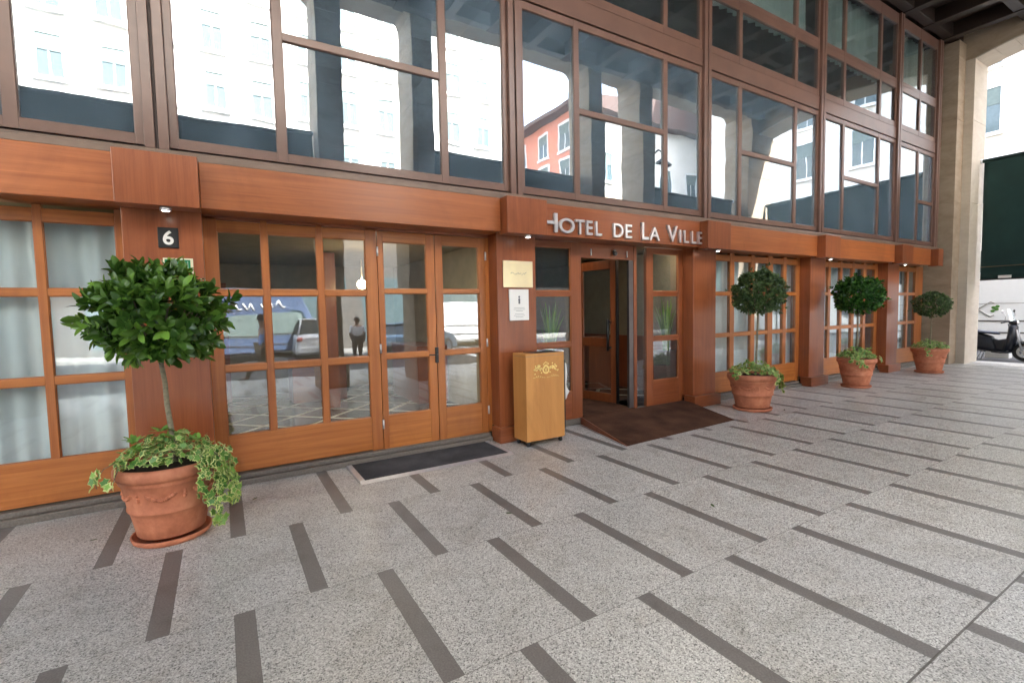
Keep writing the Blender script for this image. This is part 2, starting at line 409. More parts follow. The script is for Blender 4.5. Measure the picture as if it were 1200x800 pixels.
def build(name, mb, mats, parent=None, bevel=0, world=True, recalc=True, tones=None, seg=2):
    me = bpy.data.meshes.new(name)
    me.from_pydata(mb.v, [], mb.f)
    for m in (mats if isinstance(mats, (list, tuple)) else [mats]):
        me.materials.append(M[m] if isinstance(m, str) else m)
    me.polygons.foreach_set('material_index', mb.m); me.polygons.foreach_set('use_smooth', mb.sm)
    if recalc:
        bm = bmesh.new(); bm.from_mesh(me)
        bmesh.ops.remove_doubles(bm, verts=bm.verts, dist=1e-6) if any(mb.sm) else None
        bmesh.ops.recalc_face_normals(bm, faces=bm.faces); bm.to_mesh(me); bm.free()
    if tones is not None:
        at = me.attributes.new('leaf_tone', 'FLOAT', 'FACE'); at.data.foreach_set('value', tones)
    me.update()
    o = bpy.data.objects.new(name, me); link(o, parent)
    if parent is not None and world: o.location = -base_of(parent)
    if bevel:
        b = o.modifiers.new('bevel', 'BEVEL'); b.width = bevel; b.segments = seg; b.limit_method = 'ANGLE'; b.angle_limit = R(40)
    return o

def tag(o, label=None, cat=None, group=None, kind=None):
    if label: o['label'] = label
    if cat: o['category'] = cat
    if group: o['group'] = group
    if kind: o['kind'] = kind
    return o

def thing(name, loc, label, cat, group=None, rz=0):
    o = bpy.data.objects.new(name, None); o.empty_display_size = .2
    o.location = loc; o.rotation_euler = (0, 0, rz); COL.objects.link(o)
    return tag(o, label, cat, group)

def copy_tree(o, parent=None):
    c = o.copy(); COL.objects.link(c); c.parent = parent
    for ch in list(o.children): copy_tree(ch, c)
    return c

def text_part(name, s, size, mat, parent, loc, rot=(R(90), 0, 0), ext=.004, sx=1.0, shear=0, bold=0):
    cu = bpy.data.curves.new(name, 'FONT'); cu.body = s; cu.size = size; cu.extrude = ext; cu.shear = shear; cu.offset = bold
    cu.align_x = 'CENTER'
    t = bpy.data.objects.new(name + '_src', cu); COL.objects.link(t)
    dg = bpy.context.evaluated_depsgraph_get(); dg.update()
    me = bpy.data.meshes.new_from_object(t.evaluated_get(dg)); me.name = name
    bpy.data.objects.remove(t)
    me.materials.clear(); me.materials.append(M[mat])
    o = bpy.data.objects.new(name, me); link(o, parent)
    o.rotation_euler = rot; o.scale = (sx, 1, 1)
    o.location = Vector(loc) - (base_of(parent) if parent else Vector())
    return o

# ------------------------------------------------------------------ dimensions
PC = [-7.35, -3.90, -.384, 3.146, 6.71, 10.155, 13.48]      # wooden pillar centres
PW = .28
YF, YP, YB, YX, YU = 5.28, 5.08, 4.96, 4.81, 5.08           # frame plane, pillar face, beam face, beam box face, upper frame plane
XL, XR = -8.6, 15.72

# ------------------------------------------------------------------ setting
road = MB(); road.box(-120, 140, -120, 120, -.6, -.12)
tag(build('road', road, 'asphalt'), 'grey asphalt road', None, kind='structure').pop('category', None)
pv = MB(); pv.box(-16, 17.55, -3.2, 5.9, -.3, 0)
tag(build('arcade_pavement', pv, 'paving'), 'speckled granite paving with dark strips', kind='structure')
sp_ = MB(); sp_.box(17.555, 21.0, -3.2, 14, -.3, -.012)
tag(build('side_street_pavement', sp_, 'asphalt', bevel=.01), 'grey pavement beyond the stone arch', kind='structure')
sp2 = MB(); sp2.box(-60, 60, -16.2, -13.6, -.3, .0)
tag(build('opposite_pavement', sp2, 'kerb', bevel=.01), 'pavement on the far side of the street', kind='structure')
for i in range(7):
    pass
zb = MB()
for i in range(5): zb.box(8.5 + i * 1.0, 9.0 + i * 1.0, -12.8, -4.0, -.13, -.116)
tag(build('zebra_crossing', zb, 'white_paint'), 'white crossing stripes on the road', kind='structure')

# ------------------------------------------------------------------ hotel building
hotel = thing('hotel_building', (3.5, 9, 0), 'wood and glass hotel front with tall brown framed windows above an orange wood beam', 'building')

_pr = random.Random(17)
def pane(mb, x0, x1, z0, z1, y, t=.006):
    a, b_ = _pr.gauss(0, .0032), _pr.gauss(0, .0032); xc, zc = (x0 + x1) / 2, (z0 + z1) / 2
    vs = [(x, y + dy + a * (x - xc) + b_ * (z - zc), z) for z in (z0, z1) for x, dy in ((x0, 0), (x1, 0), (x1, t), (x0, t))]
    mb.add(vs, [(0, 3, 2, 1), (4, 5, 6, 7), (0, 1, 5, 4), (1, 2, 6, 5), (2, 3, 7, 6), (3, 0, 4, 7)])

def grid_window(name, x0, x1, z0, z1, y, xb, zb, fmat, gmat, depth=.06, parent=hotel, bottom_board=None, bead=.007, recess=.028, skip=None, extra=None, board=False):
    """frame with bars: xb / zb are lists of (lo, hi) solid bars including the outer ones"""
    f = MB(); g = MB()
    for bi, (a, c) in enumerate(xb):
        inner = board and 0 < bi < len(xb) - 1
        f.box(a, c, y, y + depth, (zb[0][1] if inner else z0), z1)
    if board: f.box(xb[0][1], xb[-1][0], y + .002, y + depth - .002, zb[0][0], zb[0][1], 1)
    cols = [(xb[i][1], xb[i + 1][0]) for i in range(len(xb) - 1)]
    for ci, (a, c) in enumerate(cols):
        zz = zb[ci] if isinstance(zb, dict) else zb
        for p, q in (zz[1:] if board else zz): f.box(a, c, y + .002, y + depth - .002, p, q, 1)
        for i in range(len(zz) - 1):
            lo, hi = zz[i][1], zz[i + 1][0]
            if bead:   # glazing bead round each pane
                bd = bead
                for bx in ((a, a + bd, lo, hi), (c - bd, c, lo, hi), (a + bd, c - bd, lo, lo + bd), (a + bd, c - bd, hi - bd, hi)):
                    f.box(bx[0], bx[1], y + .010, y + .024, bx[2], bx[3], 2)
            pane(g, a + .0005, c - .0005, lo + .0005, hi - .0005, y + recess)
    if extra: extra(f)
    fo = build(name, f, [fmat, {'wood_v': 'wood_h', 'maho_v': 'maho_h'}.get(fmat, fmat), 'wood_v' if fmat == 'maho_v' else fmat], parent, bevel=.004)
    build('pane', g, gmat, fo)
    return fo

# lower bays -------------------------------------------------------------
ZR = [(.11, .47), (1.08, 1.145), (1.80, 1.86), (2.395, 2.50)]
def lower_bay(x0, x1, edges):
    bars = [(x0, edges[0][0])] + [(edges[i][1], edges[i + 1][0]) for i in range(len(edges) - 1)] + [(edges[-1][1], x1)]
    return grid_window('window', x0, x1, .10, 2.53, YF, bars, ZR, 'wood_v', 'glass', board=True)
for (c0, c1) in ((PC[0], PC[1]),):
    x0, x1 = c0 + PW, c1 - PW
    w = (x1 - x0 - .24) / 5
    lower_bay(x0, x1, [(x0 + .12 + i * w + .03, x0 + .12 + (i + 1) * w - .03) for i in range(5)])
lower_bay(PC[1] + PW, PC[2] - PW + .004, [(-3.50, -3.01), (-2.95, -2.46), (-2.34, -1.83), (-1.77, -1.245), (-1.19, -.735)])
# bay 1: three-column panel, then two door leaves
lower_bay(PC[2] + PW - .004, 1.482, [(.005, .365), (.425, .868), (.93, 1.362)])
def door_leaf(x0, x1, g0, g1, handle_left=None, hinge_x=None):
    bars = [(x0, g0), (g1, x1)]
    d = grid_window('door_leaf', x0, x1, .085, 2.50, YF - .004, bars, [(.085, .47), (1.10, 1.16), (1.825, 1.875), (2.385, 2.50)], 'wood_v', 'glass')
    return d
dl1 = door_leaf(1.488, 2.146, 1.55, 2.05)
dl2 = door_leaf(2.154, 2.808, 2.245, 2.722)
tag(dl1, 'left leaf of the glazed double door'); tag(dl2, 'right leaf of the glazed double door')
h = MB(); h.box(2.122, 2.160, YF - .022, YF - .005, 1.02, 1.20); h.tube([(2.14, YF - .02, 1.115), (2.14, YF - .06, 1.115), (2.03, YF - .062, 1.12)], .008)
build('handle', h, 'black', dl1, bevel=.002)
for dl, hx in ((dl1, 1.486), (dl2, 2.812)):
    for hz in (.38, 1.22, 2.28):
        hb = MB(); hb.tube([(hx, YF - .012, hz - .05), (hx, YF - .012, hz + .05)], .011)
        build('hinge', hb, 'steel', dl)
fr = MB(); fr.box(2.814, PC[3] - PW, YF + .004, YF + .08, .1, 2.53)
build('door_frame', fr, 'wood_v', hotel, bevel=.003)
fr = MB(); fr.box(PC[2] + PW, PC[3] - PW, YF + .0, YF + .09, 2.504, 2.56)
build('head_board', fr, 'maho_h', hotel, bevel=.003)
# bay 3 and on
lower_bay(PC[4] + PW, PC[5] - PW, [(7.14, 7.655), (7.775, 8.265), (8.38, 8.80), (8.95, 9.30), (9.41, 9.75)])
lower_bay(PC[5] + PW, PC[6] - PW, [(10.52, 10.97), (11.07, 11.47), (11.56, 11.99), (12.10, 12.52), (12.64, 13.06)])
lower_bay(PC[6] + PW, XR, [(13.84, 14.22), (14.33, 14.78), (14.88, 15.28)])
# entrance bay: left side light, right side light
def side_light(x0, x1, g0, g1):
    f = grid_window('side_light', x0, x1, .06, 2.53, YF, [(x0, g0), (g1, x1)], [(.06, .47), (1.10, 1.16), (1.80, 1.86), (2.45, 2.53)], 'maho_v', 'glass', bead=.013)
    return f
side_light(PC[3] + PW, 4.325, 3.53, 4.143)
side_light(5.60, PC[4] - PW, 5.742, 6.330)
strip_f = MB()
strip_f.box(5.335, 5.395, YF, YF + .07, .06, 2.53)
so = build('door_post', strip_f, 'maho_v', hotel, bevel=.004)
g = MB(); g.box(5.397, 5.597, YF + .03, YF + .04, .10, 2.50); build('pane', g, 'glass', so)
mp_ = MB(); mp_.box(5.245, 5.333, YF + .01, YF + .06, .06, 2.32)
build('steel_post', mp_, 'steel_dark', hotel, bevel=.003)
hd = MB(); hd.box(4.327, 5.333, YF + .005, YF + .12, 2.325, 2.53)
hdo = build('door_header', hd, 'maho_h', hotel, bevel=.003)
ft = MB(); ft.tube([(4.93, YF - .035, 2.44), (4.93, YF + .006, 2.44)], .022); ft.ball((4.93, YF - .035, 2.40), .034)
build('door_sensor', ft, 'steel_dark', hdo)
for xx in (4.50, 5.19):
    cl = MB(); cl.box(xx - .008, xx + .008, YF - .012, YF + .004, 2.36, 2.45); build('clip', cl, 'steel', hdo)

# open inner door leaf (swung inward, seen nearly face on)
leaf_a, leaf_b = Vector((5.36, 5.68, 0)), Vector((5.22, 6.46, 0))
dvec = (leaf_b - leaf_a); L = dvec.length; ang = math.atan2(dvec.y, dvec.x)
odr = bpy.data.objects.new('open_door', None)
fm = MB(); gm = MB()
Mx = Matrix.Translation(leaf_a) @ Matrix.Rotation(ang, 4, 'Z')
def lb(m, x0, x1, z0, z1, t=.045, mi=0, yo=0):
    m.xbox(Mx @ Matrix.Translation(((x0 + x1) / 2, yo, (z0 + z1) / 2)), x1 - x0, t, z1 - z0, mi)
lb(fm, 0, .11, .10, 2.38); lb(fm, L - .11, L, .10, 2.38); lb(fm, .111, L - .111, .10, .24); lb(fm, .111, L - .111, 2.24, 2.38); lb(fm, .111, L - .111, 1.0, 1.14)
od = build('open_door', fm, 'maho_v', hotel, bevel=.004)
lb(gm, .112, L - .112, .241, .999, .006); lb(gm, .112, L - .112, 1.141, 2.239, .006)
build('pane', gm, 'glass', od)
hm = MB()
for zz in (.99, 1.40): hm.tube([Mx @ Vector((.10, .025, zz)), Mx @ Vector((.10, .10, zz))], .018)
hm.tube([Mx @ Vector((.10, .10, .94)), Mx @ Vector((.10, .10, 1.44))], .022)
build('handle', hm, 'black', od)
eg = MB(); lb(eg, -.02, -.001, .10, 2.38, .06); build('edge_seal', eg, 'black', od)

# pillars -----------------------------------------------------------------
for c in PC:
    p = MB(); p.box(c - PW, c + PW, YP, YF + .1, .18, 2.56)
    po = build('wooden_pillar', p, 'maho_v', hotel, bevel=.006)
    b = MB(); b.box(c - PW - .045, c + PW + .045, YP - .075, YF - .06, 0, .185)
    build('base_block', b, 'maho_h', po, bevel=.008)
    x = MB(); x.box(c - .28, c + .28, YX, YB + .05, 2.505, 2.925)
    build('beam_box', x, 'maho_v', hotel, bevel=.006)
# beam: one length per bay
ends = [XL] + PC + [15.5]
for i in range(len(ends) - 1):
    a = ends[i] + (.282 if i else 0); c = ends[i + 1] - (.282 if i < len(ends) - 2 else .0)
    if i == len(ends) - 2:
        x = MB(); x.box(15.2, 15.5, YX, YB + .05, 2.505, 2.925); build('beam_box', x, 'maho_v', hotel, bevel=.006); c = 15.198
    m = MB(); m.box(a, c, YB, YF + .06, 2.535 if i else 2.54, 2.925)
    mat = 'maho_h' if i == 4 else 'beam'
    build('beam', m, mat, hotel, bevel=.006)
# thresholds
for i in range(len(ends) - 1):
    a = ends[i] + .33; c = ends[i + 1] - .33
    if i == len(ends) - 2: c = XR
    if i == 0: a = XL
    if i == 4: continue
    m = MB(); m.box(a, c, YF - .10, YF + .1, 0, .055); m.box(a, c, YF - .055, YF + .1, .056, .098)
    build('threshold', m, 'granite_step', hotel, bevel=.006)
m = MB(); m.box(3.47, 6.39, YF - .03, YF + .62, 0, .082); build('threshold', m, 'granite_step', hotel, bevel=.005)

# ledge
m = MB(); m.box(XL, XR + .02, 4.985, YU + .12, 2.928, 2.985); m.box(XL, XR + .02, 5.02, YU + .12, 2.985, 3.012)
build('metal_ledge', m, 'ledge', hotel, bevel=.006)
m = MB(); m.box(XL, XR, YU + .02, YU + .1, 3.012, 3.04); build('ledge_gap', m, 'bronze_dark', hotel)
# upper posts
for c in PC + [XR - .02]:
    m = MB(); w = .085 if c < 15 else .10
    m.box(c - w, c - .012, 5.03, YU + .1, 3.013, 8.1); m.box(c + .012, c + w, 5.03, YU + .1, 3.013, 8.1)
    m.box(c - .011, c + .011, 5.05, YU + .1, 3.013, 8.1, 1)
    build('window_post', m, ['bronze', 'bronze_dark'], hotel, bevel=.004)
subs = {2: (-2.97, -1.27), 3: (.575, 2.235), 4: (4.12, 5.80), 5: (7.61, 9.28), 6: (11.05, 12.60), 7: (14.65,)}
allc = [XL] + PC + [XR - .02]
for i in range(len(allc) - 1):
    x0, x1 = allc[i] + .086, allc[i + 1] - .086
    if i == 0: x0 = XL; sm = ()
    else:
        sm = subs.get(i) or (allc[i] + .93, allc[i + 1] - .93)
    if i == 7: x1 = XR - .12
    hw = .042
    xb = [(x0, x0 + .06)] + [(s - hw, s + hw) for s in sm] + [(x1 - .06, x1)]
    n = len(xb) - 1
    # row 1
    zz = {}
    for k in range(n):
        tr = (k == 1 and n == 3) or (i == 7 and k == 1)
        zt = 4.205 if i != 7 else 4.08
        zz[k] = [(3.045, 3.13)] + ([(zt - .035, zt + .035)] if tr else []) + [(5.245, 5.335)]
    grid_window('upper_window', x0, x1, 3.045, 5.335, YU, xb, zz, 'bronze', 'glass_up', bead=.006)
    m = MB(); m.box(x0, x1, YU - .01, YU + .05, 5.352, 5.60); build('spandrel', m, 'bronze', hotel, bevel=.004)
    m = MB(); m.box(x0, x1, YU + .03, YU + .06, 5.33, 5.36); build('spandrel_gap', m, 'bronze_dark', hotel)
    grid_window('upper_window', x0, x1, 5.612, 6.60, YU, xb, [(5.612, 5.73), (6.47, 6.60)], 'bronze', 'glass_top', bead=.006)
    grid_window('upper_window', x0, x1, 6.602, 8.1, YU, xb, [(6.602, 6.68), (7.86, 8.1)], 'bronze', 'glass_top', bead=.006)

# rooms behind the glass -----------------------------------------------------
m = MB(); m.box(XL, 16.0, 5.9, 10.5, -.2, .083); m.box(XL, 16, YF + .1, 5.9, -.2, .082)
build('lobby_floor', m, 'lobby_floor', hotel)
m = MB(); m.box(XL, 16.0, 10.5, 10.7, .084, 2.6); m.box(XL - .2, XL, YF + .1, 10.7, 0, 2.9); m.box(15.8, 16.0, YF + .1, 10.5, .084, 2.6)
m.box(3.3, 3.42, 5.5, 10.5, .084, 2.6); m.box(6.72, 6.84, 5.4, 10.5, .084, 2.6); m.box(10.1, 10.2, 5.4, 10.5, .084, 2.6); m.box(-.44, -.34, 5.4, 10.5, .084, 2.6)
build('lobby_wall', m, 'cream_room', hotel)
m = MB(); m.box(XL, 16.0, YF + .085, 10.7, 2.62, 2.9); build('lobby_ceiling', m, 'cream_room', hotel)
for q in ((3.425, 6.71, 9.4, 9.45, .084, 1.0), (5.9, 6.66, 7.0, 7.05, .084, 1.1), (6.66, 6.71, 5.45, 9.39, .084, 1.1), (3.425, 3.47, 5.45, 9.39, .084, 1.1), (1.45, 1.62, 8.2, 8.9, .084, 2.6), (-.3, .1, 9.9, 10.4, .084, 2.2)):
    m = MB(); m.box(*q); build('lobby_panelling', m, 'maho_v', hotel, bevel=.005)
for q in ((1.0, 1.9, 9.0, 9.6, .084, .82), (2.75, 3.28, 7.6, 9.0, .084, 1.05)):
    m = MB(); m.box(*q); build('lobby_counter', m, 'maho_h', hotel, bevel=.01)
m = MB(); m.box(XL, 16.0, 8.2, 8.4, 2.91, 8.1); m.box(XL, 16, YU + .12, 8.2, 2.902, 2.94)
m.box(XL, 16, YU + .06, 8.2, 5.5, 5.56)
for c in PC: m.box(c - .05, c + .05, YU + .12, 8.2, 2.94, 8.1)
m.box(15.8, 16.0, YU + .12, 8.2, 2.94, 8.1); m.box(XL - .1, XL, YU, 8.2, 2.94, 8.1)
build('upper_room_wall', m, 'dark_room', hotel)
# flank walls of the hotel front beyond the glazed part and the mass of the storeys above
m = MB(); m.box(-30, XL - .2, 5.0, 10.7, 0, 8.1); build('side_wall', m, 'stone', hotel)
m = MB(); m.box(-30, 17.4, -1.1, 16, 8.62, 13.2); m.box(-30, 17.4, 10.7, 16, 0, 8.62); m.box(16.0, 17.4, 5.9, 10.7, 0, 8.62)
m.box(XL - .2, 16.0, 8.4, 10.7, 2.9, 8.6)
build('upper_storeys', m, 'stone_pale', hotel)

# ceiling of the arcade: dark wooden coffers
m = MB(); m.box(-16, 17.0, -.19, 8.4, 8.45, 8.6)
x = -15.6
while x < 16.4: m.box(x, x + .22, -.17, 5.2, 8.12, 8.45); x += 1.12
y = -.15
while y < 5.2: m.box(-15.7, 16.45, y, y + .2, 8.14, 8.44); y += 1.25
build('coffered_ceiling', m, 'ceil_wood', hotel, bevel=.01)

# ------------------------------------------------------------------ stone arcade
arc = thing('stone_arcade', (3.0, -.6, 0), 'tall stone piers and flat arches enclosing the covered walk', 'arcade')
Y0, Y1 = -1.1, -.2
def pier(x0, x1, y0, y1, ztop, name='stone_pier', mat='stone'):
    m = MB(); z = 0; hs = [2.05, 2.08, 2.05, 1.54, 3]
    k = 0
    while z < ztop - .01:
        h_ = min(hs[k % 5], ztop - z); m.box(x0, x1, y0, y1, z + (.004 if z else 0), z + h_ - .004); z += h_; k += 1
    m.box(x0 + .012, x1 - .012, y0 + .012, y1 - .012, .1, ztop - .02)
    return build(name, m, mat, arc, bevel=.008)
per = 7.09
pairs = []
for k in (-2, -1, 0, 1, 2): pairs.append((1.85 + k * per, 2.35 + k * per, 3.83 + k * per, 4.33 + k * per))
xs = []
for a, b_, c, d in pairs:
    if a > 16: break
    if a > -16 and b_ < 16.4: pier(a, b_, Y0, Y1, 8.2); xs.append((a, b_))
    if c > -16 and d < 16.4: pier(c, d, Y0, Y1, 8.2); xs.append((c, d))
pier(16.1, 17.4, Y0, Y1, 8.2); xs.append((16.1, 17.4))
def header(x0, x1, zs, za, ztop, y0, y1, axis='y', name='stone_arch', mat='stone'):
    m = MB(); n = 40
    pts = []
    for i in range(n + 1):
        t = i / n; pts.append((x0 + (x1 - x0) * t, zs + (za - zs) * (1 - abs(2 * t - 1) ** (2.2 if axis == 'x' else 26))))
    for i in range(n):
        (a, za_), (b_, zb_) = pts[i], pts[i + 1]
        m.prism([(a, za_), (b_, zb_), (b_, ztop), (a, ztop)], y0, y1, axis)
    return build(name, m, mat, arc)
xs.sort()
for i in range(len(xs) - 1):
    w = xs[i + 1][0] - xs[i][1]
    header(xs[i][1], xs[i + 1][0], 8.2, 8.38, 8.62, Y0 + .003, Y1 - .003)
for a, b_ in xs:
    m = MB(); m.box(a, b_, Y0 + .003, Y1 - .003, 8.201, 8.62); build('pier_head', m, 'stone', arc)
# end wall: pilaster against the glass, reveal pier, arch
m = MB()
pier(16.05, 16.5, 4.80, 5.9, 8.1, 'stone_pilaster')
pier(16.502, 17.4, 4.62, 6.2, 7.70, 'stone_pier', 'stone_pale')
m = MB(); m.box(16.502, 17.4, 4.62, 6.2, 7.702, 8.6); build('pier_head', m, 'stone', arc)
header(-.2, 4.62, 7.70, 7.99, 8.6, 16.502, 17.4, 'x', mat='stone')
# voussoir arris band of paler stone on the reveal
m = MB(); n = 14
for i in range(n):
    t0, t1 = i / n, (i + 1) / n
    f_ = lambda t: 7.70 + .29 * (1 - abs(2 * t - 1) ** 2.2)
    y0_, y1_ = -.2 + 4.82 * t0, -.2 + 4.82 * t1
    m.prism([(y0_ + .004, f_(t0) - .03), (y1_ - .004, f_(t1) - .03), (y1_ - .004, f_(t1)), (y0_ + .004, f_(t0))], 16.49, 17.41, 'x')
build('arch_soffit', m, 'stone_pale', arc)
# far left return wall
m = MB(); m.box(-16.3, -16.0, -1.1, .2, 0, 8.6); m.box(-16.3, -16, 4.6, 5.2, 0, 8.6); m.box(-16.3, -16, .2, 4.6, 7.8, 8.6)
build('end_wall', m, 'stone', arc)

# ------------------------------------------------------------------ awnings
def awning(p0, p1, ztop, zbot, label, grp=None, seam=True):
    p0, p1 = Vector(p0), Vector(p1)
    root = thing('roller_awning', ((p0.x + p1.x) / 2, (p0.y + p1.y) / 2, zbot), label, 'awning', grp)
    d = (p1 - p0).normalized(); nrm = Vector((d.y, -d.x, 0)); L_ = (p1 - p0).length
    nu, nv = 40, 18; vs = []; fs = []
    for off in (0, .006):
        for j in range(nv + 1):
            for i in range(nu + 1):
                u = i / nu; v = j / nv
                w_ = .075 * noise.noise(Vector((u * L_ * .9, v * 1.4, 3))) + .012 * math.sin(u * L_ * 5 + v * 2)
                pt = p0 + d * (u * L_) + nrm * (w_ * (1 - v * .6) * math.sin(PI * min(1, v * 1.02)) + off)
                vs.append((pt.x, pt.y, ztop + (zbot - ztop) * v))
    W_ = nu + 1; S = W_ * (nv + 1)
    for j in range(nv):
        for i in range(nu):
            a = j * W_ + i; fs.append((a, a + 1, a + W_ + 1, a + W_)); fs.append((a + S, a + W_ + S, a + W_ + 1 + S, a + 1 + S))
    for i in range(nu): a = nv * W_ + i; fs.append((a, a + 1, a + 1 + S, a + S))
    for j in range(nv):
        a = j * W_; fs.append((a, a + W_, a + W_ + S, a + S)); a += nu; fs.append((a, a + S, a + W_ + S, a + W_))
    c = MB(); c.add(vs, fs, 0, True); build('canvas', c, 'awning', root)
    r = MB(); r.tube([p0 - d * .05 + Vector((0, 0, ztop + .03)), p1 + d * .05 + Vector((0, 0, ztop + .03))], .045); build('roller', r, 'awning', root)
    b = MB(); b.tube([p0 + Vector((0, 0, zbot)), p1 + Vector((0, 0, zbot))], .02); build('bottom_bar', b, 'black', root)
    for q, s_ in ((p0, -1), (p1, 1)):
        k = MB(); k.ball((q.x + d.x * s_ * .07, q.y + d.y * s_ * .07, ztop + .03), .06); build('bracket', k, 'steel', root)
    if seam:
        k = MB(); a_ = p0 - nrm * .055 + d * .02; e_ = p1 - nrm * .055 - d * .02
        k.tube([a_ + Vector((0, 0, zbot + .33)), e_ + Vector((0, 0, zbot + .33))], .012); build('seam', k, 'trousers', root)
    return root
aw = awning((17.15, -.15, 0), (17.15, 4.55, 0), 5.2, 2.17, 'dark green canvas awning lowered in the stone arch at the right end')
k = MB(); k.box(17.04, 17.10, 3.95, 4.18, 2.19, 2.26); build('white_tag', k, 'paper', aw)
G = 'green awnings lowered along the street side'
awning((1.83 - 0, -.75, 0), (-2.72, -.75, 0), 5.33, 2.2, 'green street awning reflected in the large windows at the left', G)
awning((8.90, -.75, 0), (4.36, -.75, 0), 5.33, 2.2, 'green street awning reflected in the windows above the hotel name', G)
awning((16.0, -.75, 0), (11.46, -.75, 0), 5.33, 2.2, 'green street awning reflected in the windows above the far potted trees', G)

# ------------------------------------------------------------------ hotel sign
sign = thing('hotel_sign', (5.0, 4.93, 2.56), 'silver metal letters HOTEL DE LA VILLE on the beam over the entrance', 'sign')
def sl(px):   # x / y slope of a letter edge on the beam, measured
    return px
LET = [('H', 3.42, 3.665, 1), ('O', 3.69, 3.935, 0), ('T', 3.95, 4.10, 0), ('E', 4.13, 4.235, 0), ('L', 4.285, 4.395, 0),
       ('D', 4.60, 4.78, 0), ('E', 4.82, 4.945, 0), ('L', 5.14, 5.27, 1), ('A', 5.285, 5.50, 0),
       ('V', 5.655, 5.88, 1), ('I', 5.915, 5.955, 0), ('L', 6.02, 6.13, 0), ('L', 6.19, 6.30, 0), ('E', 6.345, 6.455, 0)]
for ch, a, b_, cap in LET:
    H_ = .235 if cap else .185
    o = text_part('letter', ch, 1.0, 'letter', sign, (0, 0, 0), ext=.018, bold=.012)
    xsv = [v.co.x for v in o.data.vertices]; ysv = [v.co.y for v in o.data.vertices]
    w = max(xsv) - min(xsv); hh = max(ysv) - min(ysv)
    for v in o.data.vertices:
        v.co.x = (v.co.x - (max(xsv) + min(xsv)) / 2) / w * (b_ - a); v.co.y = (v.co.y - min(ysv)) / hh * H_
    o.location = Vector(((a + b_) / 2, YB - .022, 2.575)) - sign.location

# number plate, plaques
np_ = thing('house_number_plate', (-.352, YP, 2.2), 'black square plate with a white number 6 on the wooden pillar', 'number plate')
m = MB(); m.box(-.424, -.279, YP - .014, YP - .001, 2.20, 2.372); build('plate', m, 'black', np_, bevel=.003)
nu_ = text_part('numeral', '6', 1.0, 'paper', np_, (-.352, YP - .0145, 2.226), ext=.02, bold=.02)
_x = [v.co.x for v in nu_.data.vertices]; _y = [v.co.y for v in nu_.data.vertices]
for v in nu_.data.vertices:
    v.co.x = (v.co.x - (max(_x) + min(_x)) / 2) / (max(_x) - min(_x)) * .075; v.co.y = (v.co.y - min(_y)) / (max(_y) - min(_y)) * .12; v.co.z *= .1
ex = thing('exit_sign', (-.28, YP, 1.98), 'green and cream sign half hidden behind the leaves of the nearest tree', 'sign')
m = MB(); m.box(-.40, -.185, YP - .010, YP - .001, 1.985, 2.115); build('backing', m, 'cream', ex, bevel=.002)
m = MB(); m.box(-.388, -.205, YP - .013, YP - .0105, 1.997, 2.103); build('green_panel', m, 'green_sign', ex, bevel=.002)
m = MB(); m.ball((-.25, YP - .016, 2.083), .009, 10, 6); m.tube([(-.25, YP - .016, 2.072), (-.258, YP - .016, 2.045)], .006); m.tube([(-.258, YP - .016, 2.045), (-.238, YP - .016, 2.03), (-.243, YP - .016, 2.01)], .004)
m.tube([(-.258, YP - .016, 2.045), (-.272, YP - .016, 2.026), (-.288, YP - .016, 2.022)], .004); m.tube([(-.268, YP - .016, 2.055), (-.25, YP - .016, 2.067), (-.232, YP - .016, 2.054)], .0035)
m.box(-.225, -.222, YP - .017, YP - .014, 2.01, 2.09)
build('running_figure', m, 'paper', ex)
br = thing('brass_plaque', (3.16, YP, 1.89), 'shiny brass plaque on the pillar left of the entrance, above the white notice', 'plaque')
m = MB(); m.box(2.945, 3.372, YP - .014, YP - .002, 1.892, 2.215); build('plate', m, 'brass', br, bevel=.003)
m = MB()
for i in range(9):
    xx = 3.05 + i * .026; zz = 2.06 + .012 * math.sin(i * 1.9)
    m.tube([(xx, YP - .0155, zz), (xx + .02, YP - .0155, zz + .018 * math.cos(i * 2.3))], .0022, 5)
build('engraving', m, 'ink', br)
wn = thing('notice_plaque', (3.16, YP, 1.48), 'white rectangular notice with a small grey emblem, below the brass plaque', 'notice')
m = MB(); m.box(3.02, 3.30, YP - .022, YP - .002, 1.486, 1.868); build('plate', m, 'paper', wn, bevel=.003)
m = MB(); m.ball((3.16, YP - .023, 1.775), .014, 10, 6, sc_=(1, .15, 1)); m.box(3.148, 3.172, YP - .025, YP - .0225, 1.69, 1.735); m.ball((3.16, YP - .023, 1.745), .016, 10, 6, sc_=(1, .15, .8))
build('emblem', m, 'ink', wn)
m = MB()
for j, (w_, z_) in enumerate([(.15, 1.64), (.17, 1.62), (.10, 1.60), (.13, 1.565), (.16, 1.545), (.11, 1.525)]):
    m.box(3.16 - w_ / 2, 3.16 + w_ / 2, YP - .0235, YP - .0223, z_, z_ + .0035)
build('small_print', m, 'shutter', wn)

# spotlights under the beam boxes
for c, nm in zip(PC[1:], ('left of the nearest tree', 'above the number 6 plate', 'above the brass plaque', 'right of the hotel name', 'above the second potted tree from the entrance', 'nearest the stone end wall')):
    s_ = thing('spotlight', (c + .04, 4.875, 2.48), 'small round spotlight under the wooden beam box ' + nm, 'spotlight', 'spotlights under the beam boxes')
    m = MB(); m.lathe([(.0, .025), (.038, .025), (.042, .012), (.040, -.004), (.030, -.006)], (c + .04, 4.875, 2.48), 24); build('housing', m, 'steel', s_)
    m = MB(); m.ball((c + .04, 4.875, 2.482), .03, 16, 8, sc_=(1, 1, .4)); build('lens', m, 'spot_glow', s_)

